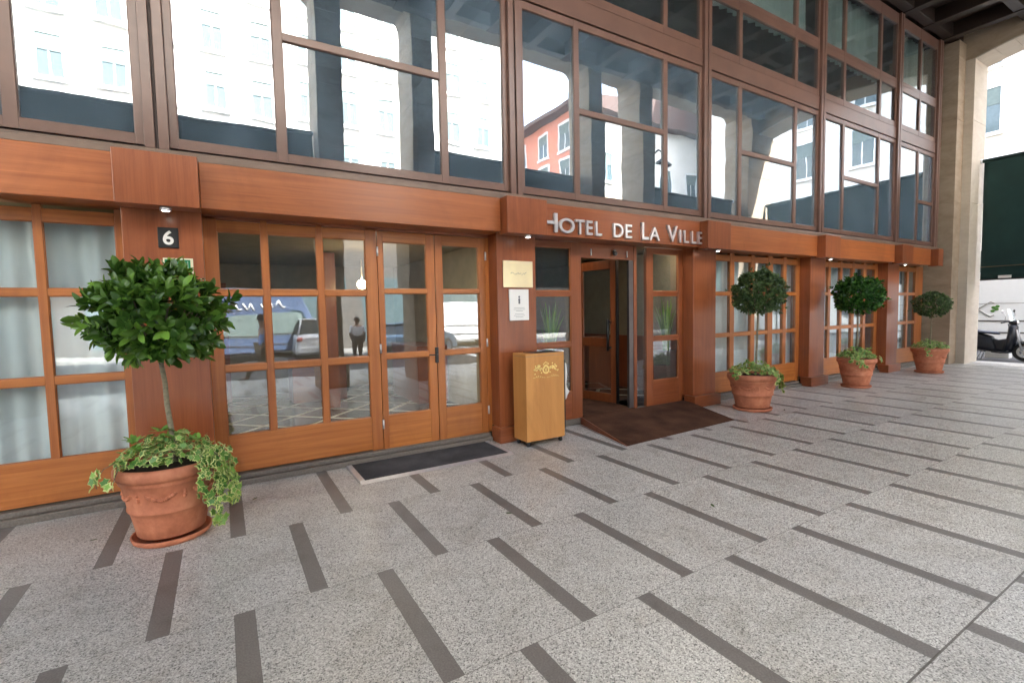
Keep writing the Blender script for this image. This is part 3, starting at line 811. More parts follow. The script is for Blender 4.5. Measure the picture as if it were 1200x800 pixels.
# ------------------------------------------------------------------ cabinet on castors
cab = thing('cabinet', (3.265, 4.81, 0), 'light wood cabinet on castors with a gold crest, in front of the pillar', 'cabinet')
m = MB(); m.box(2.99, 3.54, 4.67, 4.96, .065, 1.10); build('body', m, 'beech', cab, bevel=.004)
m = MB(); m.box(2.992, 3.538, 4.6690, 4.6697, 1.068, 1.071); m.box(2.9893, 2.9899, 4.672, 4.958, 1.068, 1.071); build('lid_seam', m, 'ink', cab)
m = MB(); m.box(3.10, 3.50, 4.72, 4.90, 1.101, 1.106); build('top_slot', m, 'black', cab)
for xx in (3.03, 3.50):
    for yy in (4.71, 4.92):
        m = MB(); m.lathe([(0, -.014), (.026, -.014), (.03, -.008), (.03, .008), (.026, .014), (0, .014)], (xx, yy, .030), 18, axis='x'); m.box(xx - .02, xx + .02, yy - .02, yy + .02, .052, .064)
        m.box(xx - .02, xx - .016, yy - .012, yy + .012, .02, .06)
        build('castor', m, 'black', cab)
cr = MB(); cx_, cz_, yy = 3.27, .905, 4.6665
cr.lathe([(.026, -.001), (.036, -.0025), (.040, -.001)], (cx_, yy, cz_), 24, axis='y')
rnd = random.Random(3)
for s_ in (-1, 1):
    cr.tube([(cx_ + s_ * .016, yy, cz_ + .022), (cx_, yy, cz_ - .022)], .0045, 5)
    for k_ in range(9):
        t = k_ / 8; ax = cx_ + s_ * (.05 + .075 * t); az = cz_ + .045 * math.sin(t * 2.6) - .03 * t
        a = rnd.uniform(0, 6)
        cr.tube([(ax, yy, az), (ax + .016 * math.cos(a), yy, az + .016 * math.sin(a)), (ax + .02 * math.cos(a + 1), yy, az + .02 * math.sin(a + 1))], .005, 5); cr.ball((ax + .01 * math.cos(a + 3), yy, az + .028 * math.sin(a + 3)), .008, 6, 4, sc_=(1, .2, 1))
    for k_ in range(6):
        t = k_ / 5; cr.tube([(cx_ + s_ * (.01 + .12 * t), yy, cz_ - .062 - .012 * math.cos(t * 5)), (cx_ + s_ * (.025 + .12 * t), yy, cz_ - .07)], .003, 5)
for k_ in range(5): cr.ball((cx_ + (k_ - 2) * .014, yy, cz_ + .052 + .008 * (2 - abs(k_ - 2))), .006, 8, 5, sc_=(1, .25, 1))
cr.box(cx_ - .03, cx_ + .03, yy - .001, yy + .002, cz_ + .042, cz_ + .046)
cr.v = [(cx_ + (a - cx_) * 1.25, b, cz_ + (c - cz_) * 1.3) for a, b, c in cr.v]
build('crest', cr, 'gold', cab)
bag = MB()
bp = []
for i in range(14):
    t = i / 13; z_ = .95 - .42 * t; w_ = .009 + .012 * abs(math.sin(t * 5.1)) * (1 - .3 * t); bp.append((w_, z_))
bag.lathe([(0, .955)] + bp + [(0, .50)], (3.60, 4.72, 0), 12); bag.add([(3.60, 4.70, .66), (3.65, 4.71, .60), (3.63, 4.72, .56), (3.60, 4.71, .52), (3.61, 4.72, .60)], [(0, 1, 4), (1, 2, 4), (2, 3, 4)])
build('umbrella_bag', bag, 'paper', cab)
m = MB(); m.box(3.541, 3.57, 4.69, 4.74, .15, 1.0); build('side_rail', m, 'black', cab)

# ------------------------------------------------------------------ mats
mt = thing('doormat', (1.9, 4.9, 0), 'grey mat in a metal frame before the glazed double door', 'doormat')
m = MB(); m.box(1.10, 2.69, 4.60, 5.16, .003, .020); build('mat', m, 'matgrey', mt, bevel=.003)
m = MB(); m.prism([(4.55, .001), (4.60, .001), (4.60, .021)], 1.05, 2.74, 'x'); m.box(1.05, 1.10, 4.601, 5.16, .001, .022); m.box(2.69, 2.74, 4.601, 5.16, .001, .022)
build('metal_frame', m, 'steel', mt, bevel=.002)
rp = thing('entrance_ramp', (5.2, 4.8, 0), 'brown carpeted wedge ramp leading up to the entrance', 'ramp')
FL, FR, BR_, BL = (4.0, 4.07), (6.16, 4.16), (6.42, 5.22), (4.27, 5.24)
zt = .10
m = MB(); m.add([(*FL, .006), (*FR, .006), (*BR_, zt), (*BL, zt), (*FL, .001), (*FR, .001), (*BR_, .001), (*BL, .001)],
                [(0, 1, 2, 3), (0, 4, 5, 1), (1, 5, 6, 2), (2, 6, 7, 3), (3, 7, 4, 0)]); m.box(4.34, 5.32, 5.245, 6.6, .084, .100)
build('carpet', m, 'carpet', rp)
m = MB(); m.add([(FL[0] - .02, FL[1], .004), (BL[0] - .02, BL[1], zt + .004), (BL[0] - .001, BL[1], zt + .004), (FL[0] - .001, FL[1], .004), (FL[0] - .02, FL[1], .001), (BL[0] - .02, BL[1], .001), (BL[0] - .001, BL[1], .001), (FL[0] - .001, FL[1], .001)],
                [(0, 1, 2, 3), (4, 7, 6, 5), (0, 4, 5, 1), (3, 2, 6, 7), (1, 5, 6, 2), (0, 3, 7, 4)])
build('side_edge', m, 'maho_h', rp)
m = MB(); m.tube([(FL[0] - .05, FL[1] - .01, .004), (BL[0] - .05, BL[1], .004)], .004, 6); build('edge_strip', m, 'kerb', rp)

# ------------------------------------------------------------------ potted trees
def leaf(mb, tones, base, d, up, ln, wd, tone, mi=0, curl=.25, fold=.2):
    d = d.normalized(); s = d.cross(up)
    if s.length < .05: s = d.cross(Vector((1, 0, 0)))
    s.normalize(); n = s.cross(d)
    P_ = lambda t, w, h_: base + d * (ln * t) + s * (wd * w) + n * (ln * h_)
    vs = [P_(0, 0, 0)]
    for t, w in ((.14, .14), (.36, .42), (.64, .48), (.88, .28)):
        z = -curl * t * t * .5; e = fold * .10 * w * 2
        vs += [P_(t, -w, z + e), P_(t, 0, z), P_(t, w, z + e)]
    vs.append(P_(1, 0, -curl * .5))
    fs = [(0, 2, 1), (0, 3, 2)]
    for k in range(3):
        q = 1 + 3 * k; fs += [(q, q + 1, q + 4, q + 3), (q + 1, q + 2, q + 5, q + 4)]
    fs += [(10, 11, 13), (11, 12, 13)]
    mb.add(vs, fs, mi, True); tones += [tone] * 10

def rvec(r):
    while True:
        v = Vector((r.uniform(-1, 1), r.uniform(-1, 1), r.uniform(-1, 1)))
        if .05 < v.length < 1: return v.normalized()

def crown(root, c, rx, rz_, shoots, ln, wd, seed, mat, inner=200, strays=6, per=7, lump=.16):
    r = random.Random(seed); mb = MB(); tones = []
    c = Vector(c)
    for i in range(shoots + strays):
        d = rvec(r)
        if d.z < -.82 and r.random() < .7: d.z = -d.z
        k = 1 + (lump + (.10 if ln > .1 else 0)) * noise.noise(d * 2.1 + Vector((seed, 0, 0))) + r.uniform(-.10, .05)
        if i >= shoots: k *= r.uniform(1.12, 1.34)
        p = c + Vector((d.x * rx, d.y * rx, d.z * rz_)) * k * .84
        ax = (d + Vector((0, 0, .35)) + rvec(r) * .35).normalized()
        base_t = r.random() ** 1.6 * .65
        n_ = per + r.randint(-2, 1)
        a0 = r.uniform(0, 6)
        e1 = ax.cross(Vector((.3, .1, 1))).normalized(); e2 = ax.cross(e1)
        if i >= shoots:
            pass
        for j in range(n_):
            a = a0 + j * 2.4; sp_r = .35 + .75 * (j / n_)
            ld = (ax * (1.15 - .7 * sp_r + .2 * r.random()) + (e1 * math.cos(a) + e2 * math.sin(a)) * sp_r).normalized()
            leaf(mb, tones, p - ax * (j * ln * .07), ld, ax, ln * r.uniform(.65, 1.1), wd * r.uniform(.8, 1.15), min(1, base_t + r.uniform(-.1, .25)), curl=r.uniform(.05, .55), fold=r.uniform(.3, 1.3))
    for i in range(inner):
        d = rvec(r) * r.uniform(.35, .8)
        p = c + Vector((d.x * rx, d.y * rx, d.z * rz_))
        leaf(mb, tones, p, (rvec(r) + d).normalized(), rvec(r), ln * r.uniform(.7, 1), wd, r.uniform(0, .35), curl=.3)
    cr_ = build('crown', mb, mat, root, world=False, recalc=False, tones=tones)
    br_ = MB()
    stem_top = c - Vector((0, 0, rz_ * .75))
    for i in range(16):
        d = rvec(r); d.z = abs(d.z) * .9 + .05
        e = c + Vector((d.x * rx, d.y * rx, d.z * rz_ - .1 * rz_)) * .8; mid = stem_top.lerp(e, .5) + rvec(r) * .03
        br_.tube([stem_top, mid, e], [.011, .007, .003], 6)
    build('branches', br_, 'bark', cr_, world=False)
    return cr_

IV = []
for k in range(10):
    a = PI / 2 + 2 * PI * k / 10; rr = 1.0 if k % 2 == 0 else .62
    if k == 5: rr = .45
    IV.append((rr * math.cos(a), rr * math.sin(a)))
def ivy_leaf(mb, tones, p, nrm, size, r, tone):
    t = nrm.cross(rvec(r)).normalized(); b = nrm.cross(t)
    o = []; inn = []
    k_in = r.uniform(.62, .9)
    for (u, v) in IV:
        q = 1 + r.uniform(-.08, .08)
        o.append(p + (t * u + b * v) * size * q + nrm * (-.18 * size * (u * u + v * v)))
        inn.append(p + (t * u + b * v) * size * k_in * q + nrm * size * .02)
    n = 10
    mb.add(o + inn, [(i, (i + 1) % n, n + (i + 1) % n, n + i) for i in range(n)], 1, False); tones += [r.random()] * n
    mb.add(inn, [tuple(range(n))], 0, False); tones.append(tone)

def ivy(root, rim_r, rim_z, seed, trails, n_top=150, size=.029, shrub=0, spread=1.0):
    r = random.Random(seed); mb = MB(); tones = []; stems = []
    for i in range(n_top):
        a = r.uniform(0, 2 * PI); q = math.sqrt(r.random()) * rim_r * 1.02 * spread
        hgt = .04 + .17 * (1 - (q / rim_r) ** 2) * r.random() + .05 * r.random() + .03 * noise.noise(Vector((math.cos(a) * 2, math.sin(a) * 2, seed)))
        p = Vector((q * math.cos(a), q * math.sin(a), rim_z + hgt))
        nr = (Vector((math.cos(a) * .6, math.sin(a) * .6, .9)) + rvec(r) * .7).normalized()
        ivy_leaf(mb, tones, p, nr, size * r.uniform(.7, 1.3), r, r.random() * .8)
    for (a, lenz, out, dens) in trails:
        pts = []; a_ = a; n = int(6 + lenz * 22)
        for k in range(n + 1):
            t = k / n
            q = rim_r * (.8 + .28 * min(1, t * 4)) + out * math.sin(t * PI * .6)
            z = rim_z + .05 + .03 * math.sin(min(1, t * 3) * PI) - lenz * max(0, t - .12) ** 1.1
            a_ += r.uniform(-.05, .05)
            pts.append(Vector((q * math.cos(a_), q * math.sin(a_), z)))
        st = MB(); st.tube(pts, .003, 5); stems.append(st)
        for k in range(int(dens * (lenz + .1) * 100)):
            q = r.random() * (len(pts) - 1); i0 = int(q); p = pts[i0].lerp(pts[min(i0 + 1, len(pts) - 1)], q - i0)
            o = Vector((math.cos(a_), math.sin(a_), 0))
            side = Vector((-o.y, o.x, 0)) * r.gauss(0, .035)
            p = p + o * r.uniform(.005, .05) + side + Vector((0, 0, r.uniform(-.02, .02)))
            ivy_leaf(mb, tones, p, (o + Vector((0, 0, .3)) + rvec(r) * .6).normalized(), size * r.uniform(.8, 1.45), r, r.random() * .9)
    for i in range(shrub):   # upright shoots of larger leaves near the trunk
        a = r.uniform(0, 6.28); q = r.uniform(.02, .26); p = Vector((q * math.cos(a), q * math.sin(a), rim_z + r.uniform(.05, .26) - q * .3))
        for j in range(5):
            b_ = r.uniform(0, 6.28); leaf(mb, tones, p, Vector((math.cos(b_), math.sin(b_), r.uniform(.2, .9))), Vector((0, 0, 1)), .075, .028, r.uniform(.5, 1), 0)
    o = build('ivy', mb, ['leaf_ivy', 'leaf_edge'], root, world=False, recalc=False, tones=tones)
    for st in stems: build('ivy_stem', st, 'bark', o, world=False)

def pot(root, seed, h=.57, rim=.325):
    r = random.Random(seed)
    k = rim / .325
    prof = [(0, .05), (.205, .05), (.212, .06), (.238, .20), (.247, .235), (.258, .243), (.262, .255), (.256, .268), (.268, .35), (.284, .43), (.296, .445), (.301, .458), (.298, .47), (.300, .478), (.318, .486), (.327, .505), (.326, .545), (.318, .562), (.300, .568), (.286, .560), (.282, .50), (.0, .50)]
    m = MB(); m.lathe([(a * k, b * h / .57) for a, b in prof], seg=56)
    for g in range(6):   # relief garlands
        a0 = g * PI / 3 + r.uniform(0, .2) + .3
        for i in range(11):
            t = i / 10; a = a0 + (t - .5) * .62; z = .385 - .035 * math.sin(t * PI) ; q = (.241 + (z - .2) * .17) * k
            m.ball((q * math.cos(a), q * math.sin(a), z * h / .57), .013 + .004 * (i % 2), 7, 5)
        a = a0 + .52; q = .27 * k
        for dz in (0, .022, .044): m.ball((q * math.cos(a), q * math.sin(a), (.35 + dz)), .014, 7, 5)
    po = build('pot', m, 'terracotta', root, world=False)
    s_ = MB(); s_.lathe([(0, .0), (.225 * k, .0), (.243 * k, .012), (.252 * k, .042), (.246 * k, .047), (.236 * k, .042), (.228 * k, .02), (0, .018)], seg=48); build('saucer', s_, 'terracotta', po, world=False)
    e_ = MB(); e_.lathe([(.2785 * k, .525 * h / .57), (.15, .54 * h / .57), (0, .55 * h / .57)], seg=24); build('soil', e_, 'soil', po, world=False)
    return po

def potted_tree(loc, label, crown_c, rx, rz_, shoots, ln, wd, seed, mat, trails, h=.57, rim=.325, inner=200, strays=6, per=7, n_top=150, shrub=0, trunk_r=.017, stake=False):
    root = thing('potted_tree', loc, label, 'potted tree', 'ball-crowned trees in terracotta pots')
    pot(root, seed, h, rim)
    t = MB(); r = random.Random(seed)
    zt = crown_c[2] - rz_ * .7; x1_, y1_ = crown_c[0], crown_c[1]
    x0_ = x1_ * .4 + (.05 if seed == 11 else .01)
    pts = [(x0_ + (x1_ - x0_) * k / 6 + r.uniform(-.006, .006), y1_ * k / 6 + r.uniform(-.006, .006), .5 + (zt - .5 + .1) * k / 6) for k in range(7)]
    t.tube(pts, [trunk_r * (1.15 - .05 * k) for k in range(7)], 12); build('trunk', t, 'bark', root, world=False)
    crown(root, crown_c, rx, rz_, shoots, ln, wd, seed, mat, inner, strays, per)
    ivy(root, rim * .95, h - .03, seed + 5, trails, n_top, shrub=shrub)
    if stake:
        s_ = MB(); s_.tube([(-.03, .05, .5), (-.02, .05, 1.5)], .006); build('stake', s_, 'bark', root, world=False)
    return root

potted_tree((-.385, 4.31, 0), 'nearest potted tree, largest in view, with big laurel leaves and ivy trailing down its pot', (-.01, 0, 1.61), .425, .375, 265, .115, .050, 11, 'leaf_laurel',
            [(R(-35), .50, .06, .85), (R(-25), .46, .08, .8), (R(-12), .44, .07, .8), (R(-46), .36, .05, .7), (R(8), .3, .05, .5), (R(-30), .30, .10, .7), (R(-40), .58, .05, .7), (R(-142), .15, .04, .45), (R(-152), .12, .10, .35)],
            n_top=210, inner=260, strays=16, shrub=44)
potted_tree((7.03, 4.45, 0), 'potted tree with dull fine leaves just right of the entrance, ivy hanging on its right', (.14, 0, 1.80), .425, .38, 760, .055, .025, 23, 'leaf_dull',
            [(R(-15), .38, .12, .7), (R(-5), .30, .14, .6), (R(-95), .16, .03, .6), (R(-28), .22, .10, .5), (R(-170), .08, .08, .4)], inner=500, n_top=300, strays=14, trunk_r=.015, rim=.365, shrub=14)
potted_tree((10.50, 4.52, 0), 'potted tree with dense glossy deep green leaves, second to the right of the entrance', (.01, 0, 1.77), .45, .385, 560, .074, .038, 37, 'leaf_gloss',
            [(R(-160), .12, .10, .5), (R(-150), .2, .08, .5), (R(-60), .08, .02, .5)], inner=400, n_top=300, strays=12, trunk_r=.015, shrub=60)
potted_tree((13.90, 4.50, 0), 'farthest and smallest potted tree, by the stone end wall', (.04, 0, 1.55), .385, .32, 520, .052, .024, 41, 'leaf_dull',
            [(R(-165), .22, .10, .4), (R(-30), .10, .05, .5)], inner=400, n_top=240, strays=8, trunk_r=.013, rim=.345, shrub=8)

fl = MB(); ft_ = []; r_ = random.Random(8)
for (x_, y_) in ((5.98, 4.52), (6.06, 4.5), (.15, 4.7), (-.9, 4.5), (8.2, 4.7), (1.9, 3.2), (3.3, 2.4), (7.3, 4.1), (9.6, 4.4)):
    a_ = r_.uniform(0, 6); leaf(fl, ft_, Vector((x_, y_, .006)), Vector((math.cos(a_), math.sin(a_), .06)), Vector((0, 0, 1)), .055, .024, r_.random() * .4, curl=-.15, fold=.6)
tag(build('fallen_leaves', fl, 'leaf_dull', None, recalc=False, tones=ft_), 'a few dry leaves scattered on the granite paving', 'leaves', kind='stuff')

# ------------------------------------------------------------------ curtains
def curtain(x0, x1, z0, z1, y, mat, label, grp, seed, fold=.16, amp=.03):
    r = random.Random(seed); m = MB(); n = int((x1 - x0) / .02); vs = []; fs = []
    nz = 6
    for off in (0, .002):
        for j in range(nz + 1):
            for i in range(n + 1):
                x = x0 + (x1 - x0) * i / n; t = j / nz
                w = amp * (math.sin(x / fold * 2 * PI + 1.5 * noise.noise(Vector((x * 2, seed, 0)))) + .6 * math.sin(x / fold * 3.1 + seed + t))
                vs.append((x, y + w * (.6 + .4 * t) + off, z1 + (z0 - z1) * t))
    W_ = n + 1; S = W_ * (nz + 1)
    for j in range(nz):
        for i in range(n):
            a = j * W_ + i; fs.append((a, a + 1, a + W_ + 1, a + W_)); fs.append((a + S, a + W_ + S, a + W_ + 1 + S, a + 1 + S))
    m.add(vs, fs, 0, True)
    return tag(build('curtain', m, mat, None, recalc=False), label, 'curtain', grp)
GC = 'white curtains behind the ground floor windows'
curtain(-3.6, -.5, .2, 2.5, 5.42, 'curtain', 'white sheer curtain behind the leftmost window, left of the nearest tree', GC, 1, .17)
curtain(-7.0, -4.2, .2, 2.5, 5.42, 'curtain', 'white sheer curtain behind the window beyond the left edge', GC, 2, .17)
curtain(6.95, 9.9, .2, 2.5, 5.44, 'curtain', 'white sheer curtain behind the window right of the entrance', GC, 3, .17)
curtain(10.3, 12.6, .2, 2.5, 5.44, 'curtain', 'white sheer curtain behind the window at the second tree right of the entrance', GC, 4, .17)
curtain(13.7, 14.75, .2, 2.5, 5.44, 'curtain', 'white sheer curtain behind the last ground floor window', GC, 5, .17)
GU = 'pale curtains in the top row of windows'
curtain(6.85, 10.0, 6.6, 8.0, 5.34, 'curtain_up', 'pale green curtain in the top windows above the tree right of the entrance', GU, 6, .2, .03)
curtain(10.3, 13.2, 6.6, 8.0, 5.34, 'curtain_up', 'pale green curtain in the top windows above the second tree from the entrance', GU, 7, .2, .03)
curtain(13.6, 15.5, 6.6, 8.0, 5.34, 'curtain_up', 'pale green curtain in the last top window next to the stone pilaster', GU, 8, .2, .03)

# ------------------------------------------------------------------ plants behind the entrance side lights
def strap_plant(loc, label, seed):
    root = thing('indoor_plant', loc, label, 'plant', 'strap-leaved plants inside the entrance')
    m = MB(); m.prism([(-.12, 0), (.12, 0), (.17, .80), (-.17, .80)], -.14, .14, 'y'); build('planter', m, 'planter', root, bevel=.006, world=False)
    r = random.Random(seed); b = MB(); tn = []
    for i in range(46):
        a = r.uniform(0, 6.28); out = r.uniform(.05, .24); ht = r.uniform(.5, 1.0); w = r.uniform(.018, .034)
        pts = []
        for k in range(6):
            t = k / 5; pts.append(Vector((math.cos(a) * (.04 + out * t ** 1.8), math.sin(a) * (.04 + out * t ** 1.8) * .8, .78 + ht * (t - .25 * t * t * out * 3))))
        sdir = Vector((-math.sin(a), math.cos(a), 0))
        vs = []
        for k, p in enumerate(pts): ww = w * (1 - (k / 5) ** 2 * .9); vs += [p - sdir * ww, p + sdir * ww]
        b.add(vs, [(2 * k, 2 * k + 1, 2 * k + 3, 2 * k + 2) for k in range(5)], 0, True); tn += [r.random()] * 5
    build('leaves', b, 'leaf_lily', root, world=False, recalc=False, tones=tn)
strap_plant((6.47, 5.66, .085), 'green strap-leaved plant in a tall grey planter behind the right side light', 4)
strap_plant((4.08, 5.70, .085), 'green strap-leaved plant behind the left side light, over the cabinet', 9)

# lamps indoors
def lamp(loc, label):
    root = thing('lobby_lamp', loc, label, 'lamp', 'lit lamps inside the lobby')
    m = MB(); m.ball((0, 0, 0), .07, 16, 10); build('bulb', m, 'lamp_warm', root, world=False)
    m = MB(); m.tube([(0, 0, .07), (0, 0, .38)], .008); build('rod', m, 'brass', root, world=False)
    return root
lamp((1.84, 7.4, 2.05), 'lit round lamp seen through the fixed pane left of the double door')
lamp((-2.2, 7.5, 2.1), 'lit round lamp behind the curtain of the leftmost window')
M['lamp_soft'] = emit('soft_ceiling_lamp', (1, .86, .66), 2.2)
m = MB(); m.box(4.75, 4.95, 6.1, 6.3, 2.604, 2.618)
e_ = tag(build('ceiling_light', m, 'lamp_soft'), 'lit rectangular ceiling light inside the entrance', 'ceiling light')

for q, lb_ in (((.3, 2.3, 6.0, 6.3), 'unseen fill panel added over the lobby behind the glazed double door'), ((5.8, 6.6, 5.46, 5.60), 'ceiling light over the plant behind the right side light')):
    m = MB(); m.box(*q, 2.604, 2.618); tag(build('ceiling_light', m, 'lamp_soft'), lb_, 'ceiling light')  # lobby panel is added fill, hidden above the pane heads, to brighten its floor

# ------------------------------------------------------------------ scooter
def scooter(loc, rz, label, grp=None):
    root = thing('scooter', loc, label, 'scooter', grp, rz)
    # local x = forward
    for wx, nm in ((.64, 0), (-.62, 1)):
        m = MB(); m.lathe([(.155, -.045), (.215, -.05), (.245, -.025), (.25, 0), (.245, .025), (.215, .05), (.155, .045)], (wx, 0, .25), 28, axis='y'); wh = build('wheel', m, 'rubber', root, world=False)
        m = MB(); m.lathe([(.12, -.035), (.155, -.04), (.158, 0), (.155, .04), (.12, .035)], (wx, 0, .25), 28, axis='y'); m.lathe([(0, -.05), (.045, -.045), (.045, .045), (0, .05)], (wx, 0, .25), 16, axis='y')
        for k in range(5):
            a = k * 2 * PI / 5 + .3
            m.tube([(wx + .03 * math.cos(a), 0, .25 + .03 * math.sin(a)), (wx + .14 * math.cos(a), 0, .25 + .14 * math.sin(a))], [.022, .028], 8)
        build('rim', m, 'white_paint', wh, world=False)
    def loft(secs, name, mat, seg=16):
        m = MB(); vs = []
        for (x, w, z0, z1) in secs:
            for k in range(seg):
                a = 2 * PI * k / seg; c_, s_ = math.cos(a), math.sin(a)
                e = .7
                vs.append((x, w * math.copysign(abs(c_) ** e, c_), (z0 + z1) / 2 + (z1 - z0) / 2 * math.copysign(abs(s_) ** e, s_)))
        n = len(secs)
        fs = [(i * seg + k, i * seg + (k + 1) % seg, (i + 1) * seg + (k + 1) % seg, (i + 1) * seg + k) for i in range(n - 1) for k in range(seg)]
        m.add(vs, fs + [tuple(range(seg))[::-1], tuple(range((n - 1) * seg, n * seg))], 0, True)
        return build(name, m, mat, root, world=False)
    loft([(-.86, .05, .58, .70), (-.78, .13, .46, .73), (-.55, .19, .32, .76), (-.25, .20, .24, .74), (-.02, .17, .22, .66), (.10, .13, .22, .42)], 'body', 'scoot')
    loft([(-.80, .08, .72, .79), (-.62, .15, .735, .845), (-.35, .16, .735, .835), (-.12, .15, .725, .80), (.06, .12, .70, .78), (.13, .05, .70, .75)], 'seat', 'seat')
    loft([(-.05, .12, .22, .62), (.12, .10, .22, .56), (.28, .11, .22, .60), (.42, .16, .24, .80)], 'tunnel', 'scoot')
    loft([(.02, .17, .20, .27), (.2, .17, .19, .25), (.36, .16, .20, .30)], 'footboard', 'scoot')
    m = MB()     # leg shield
    pr = [(.30, .22), (.36, .45), (.40, .70), (.40, .92), (.36, 1.0)]
    vs = []
    for (x, z), w in zip(pr, (.14, .21, .22, .16, .08)):
        for k in range(9):
            t = (k - 4) / 4; vs.append((x + .10 - .10 * t * t, w * t, z))
    for (x, z), w in zip(pr, (.14, .21, .22, .16, .08)):
        for k in range(9):
            t = (k - 4) / 4; vs.append((x + .05 - .10 * t * t, w * t, z))
    fs = []
    for s_ in (0, 45):
        for i in range(4):
            for k in range(8): fs.append((s_ + i * 9 + k, s_ + i * 9 + k + 1, s_ + (i + 1) * 9 + k + 1, s_ + (i + 1) * 9 + k))
    for i in range(4):
        for k in (0, 8): fs.append((i * 9 + k, (i + 1) * 9 + k, 45 + (i + 1) * 9 + k, 45 + i * 9 + k))
    for k in range(8): fs.append((k, k + 1, 45 + k + 1, 45 + k)); fs.append((36 + k, 37 + k, 82 + k, 81 + k))
    m.add(vs, fs, 0, True); build('leg_shield', m, 'scoot', root, world=False)
    m = MB(); vs = []; n = 12      # mudguard
    for k in range(n + 1):
        a = R(10) + R(165) * k / n
        for q, w in ((.275, -.075), (.285, 0), (.275, .075), (.262, .07), (.27, 0), (.262, -.07)): vs.append((.64 + q * math.cos(a), w, .25 + q * math.sin(a)))
    m.add(vs, [(i * 6 + k, i * 6 + (k + 1) % 6, (i + 1) * 6 + (k + 1) % 6, (i + 1) * 6 + k) for i in range(n) for k in range(6)], 0, True); build('mudguard', m, 'scoot', root, world=False)
    m = MB(); m.tube([(.60, .06, .27), (.47, .05, .85), (.40, 0, 1.02)], .022); m.tube([(.60, -.06, .27), (.47, -.05, .85), (.40, 0, 1.02)], .022); build('fork', m, 'steel', root, world=False)
    m = MB(); m.tube([(.26, .34, 1.03), (.33, .20, 1.06), (.40, 0, 1.06), (.33, -.20, 1.06), (.26, -.34, 1.03)], .018); m.ball((.40, 0, 1.04), .10, 14, 10, sc_=(1, 1, .75)); hb = build('handlebar', m, 'scoot', root, world=False)
    m = MB(); m.ball((.485, 0, 1.03), .055, 12, 8, sc_=(.5, 1, 1)); build('headlight', m, 'chrome', hb, world=False)
    for s_ in (-1, 1):
        m = MB(); m.tube([(.30, s_ * .24, 1.07), (.33, s_ * .30, 1.22), (.30, s_ * .36, 1.32)], .006, 6); m.ball((.29, s_ * .37, 1.34), .055, 12, 8, sc_=(.3, 1, .75)); build('mirror', m, 'black' if s_ > 0 else 'chrome', hb, world=False)
    m = MB(); m.tube([(-.50, -.17, .30), (-.82, -.18, .36)], .05, 14); m.tube([(-.1, -.12, .24), (-.5, -.17, .30)], .02); build('exhaust', m, 'steel_dark', root, world=False)
    m = MB(); m.tube([(-.62, .14, .76), (-.86, .13, .78), (-.90, 0, .78), (-.86, -.13, .78), (-.62, -.14, .76)], .013); build('grab_rail', m, 'chrome', root, world=False)
    m = MB(); m.ball((-.86, 0, .62), .05, 12, 8, sc_=(.6, 1.4, .8)); build('tail_light', m, 'red_light', root, world=False)
    m = MB(); m.tube([(-.2, .10, .24), (-.28, .16, .01)], .012); m.tube([(-.2, -.10, .24), (-.28, -.16, .01)], .012); build('stand', m, 'steel', root, world=False)
    m = MB(); vs = []
    for off in (0, .006):
        for j in range(5):
            for k in range(7): t = (k - 3) / 3; vs.append((.44 - .10 * j / 4 - .06 * t * t + off, .17 * t * (1 - .12 * j), 1.08 + .32 * j / 4))
    m.add(vs, [(s_ + j * 7 + k, s_ + j * 7 + k + 1, s_ + (j + 1) * 7 + k + 1, s_ + (j + 1) * 7 + k) for s_ in (0, 35) for j in range(4) for k in range(6)], 0, True); build('windscreen', m, 'glass', root, world=False)
    return root
sct = scooter((18.35, 4.55, -.012), R(-94), 'black scooter parked beyond the stone arch at the right edge')
sc2 = copy_tree(sct); sc2.location = (9.0, -3.9, -.12); sc2.rotation_euler = (0, 0, R(165)); tag(sc2, 'scooter in the street, reflected in the right door leaf', 'scooter')
m = MB(); m.box(18.9, 19.2, 4.35, 4.85, -.01, .22); tag(build('cardboard_box', m, 'paper', None, bevel=.01), 'white box on the ground behind the black scooter', 'box')

# ------------------------------------------------------------------ vehicles
def wheels(root, xs_, ys, r=.32, w=.11):
    for x in xs_:
        for y in ys:
            s_ = 1 if y > 0 else -1
            m = MB(); m.lathe([(.19, -w), (r - .02, -w), (r, -w + .02), (r, w - .02), (r - .02, w), (.19, w)], (x, y, r), 28, axis='y'); wo = build('wheel', m, 'rubber', root, world=False)
            m = MB(); m.lathe([(0, s_ * .075), (.05, s_ * .08), (.06, s_ * .06), (.17, s_ * .085), (.195, s_ * .10)], (x, y, r), 24, axis='y'); build('rim', m, 'steel', wo, world=False)

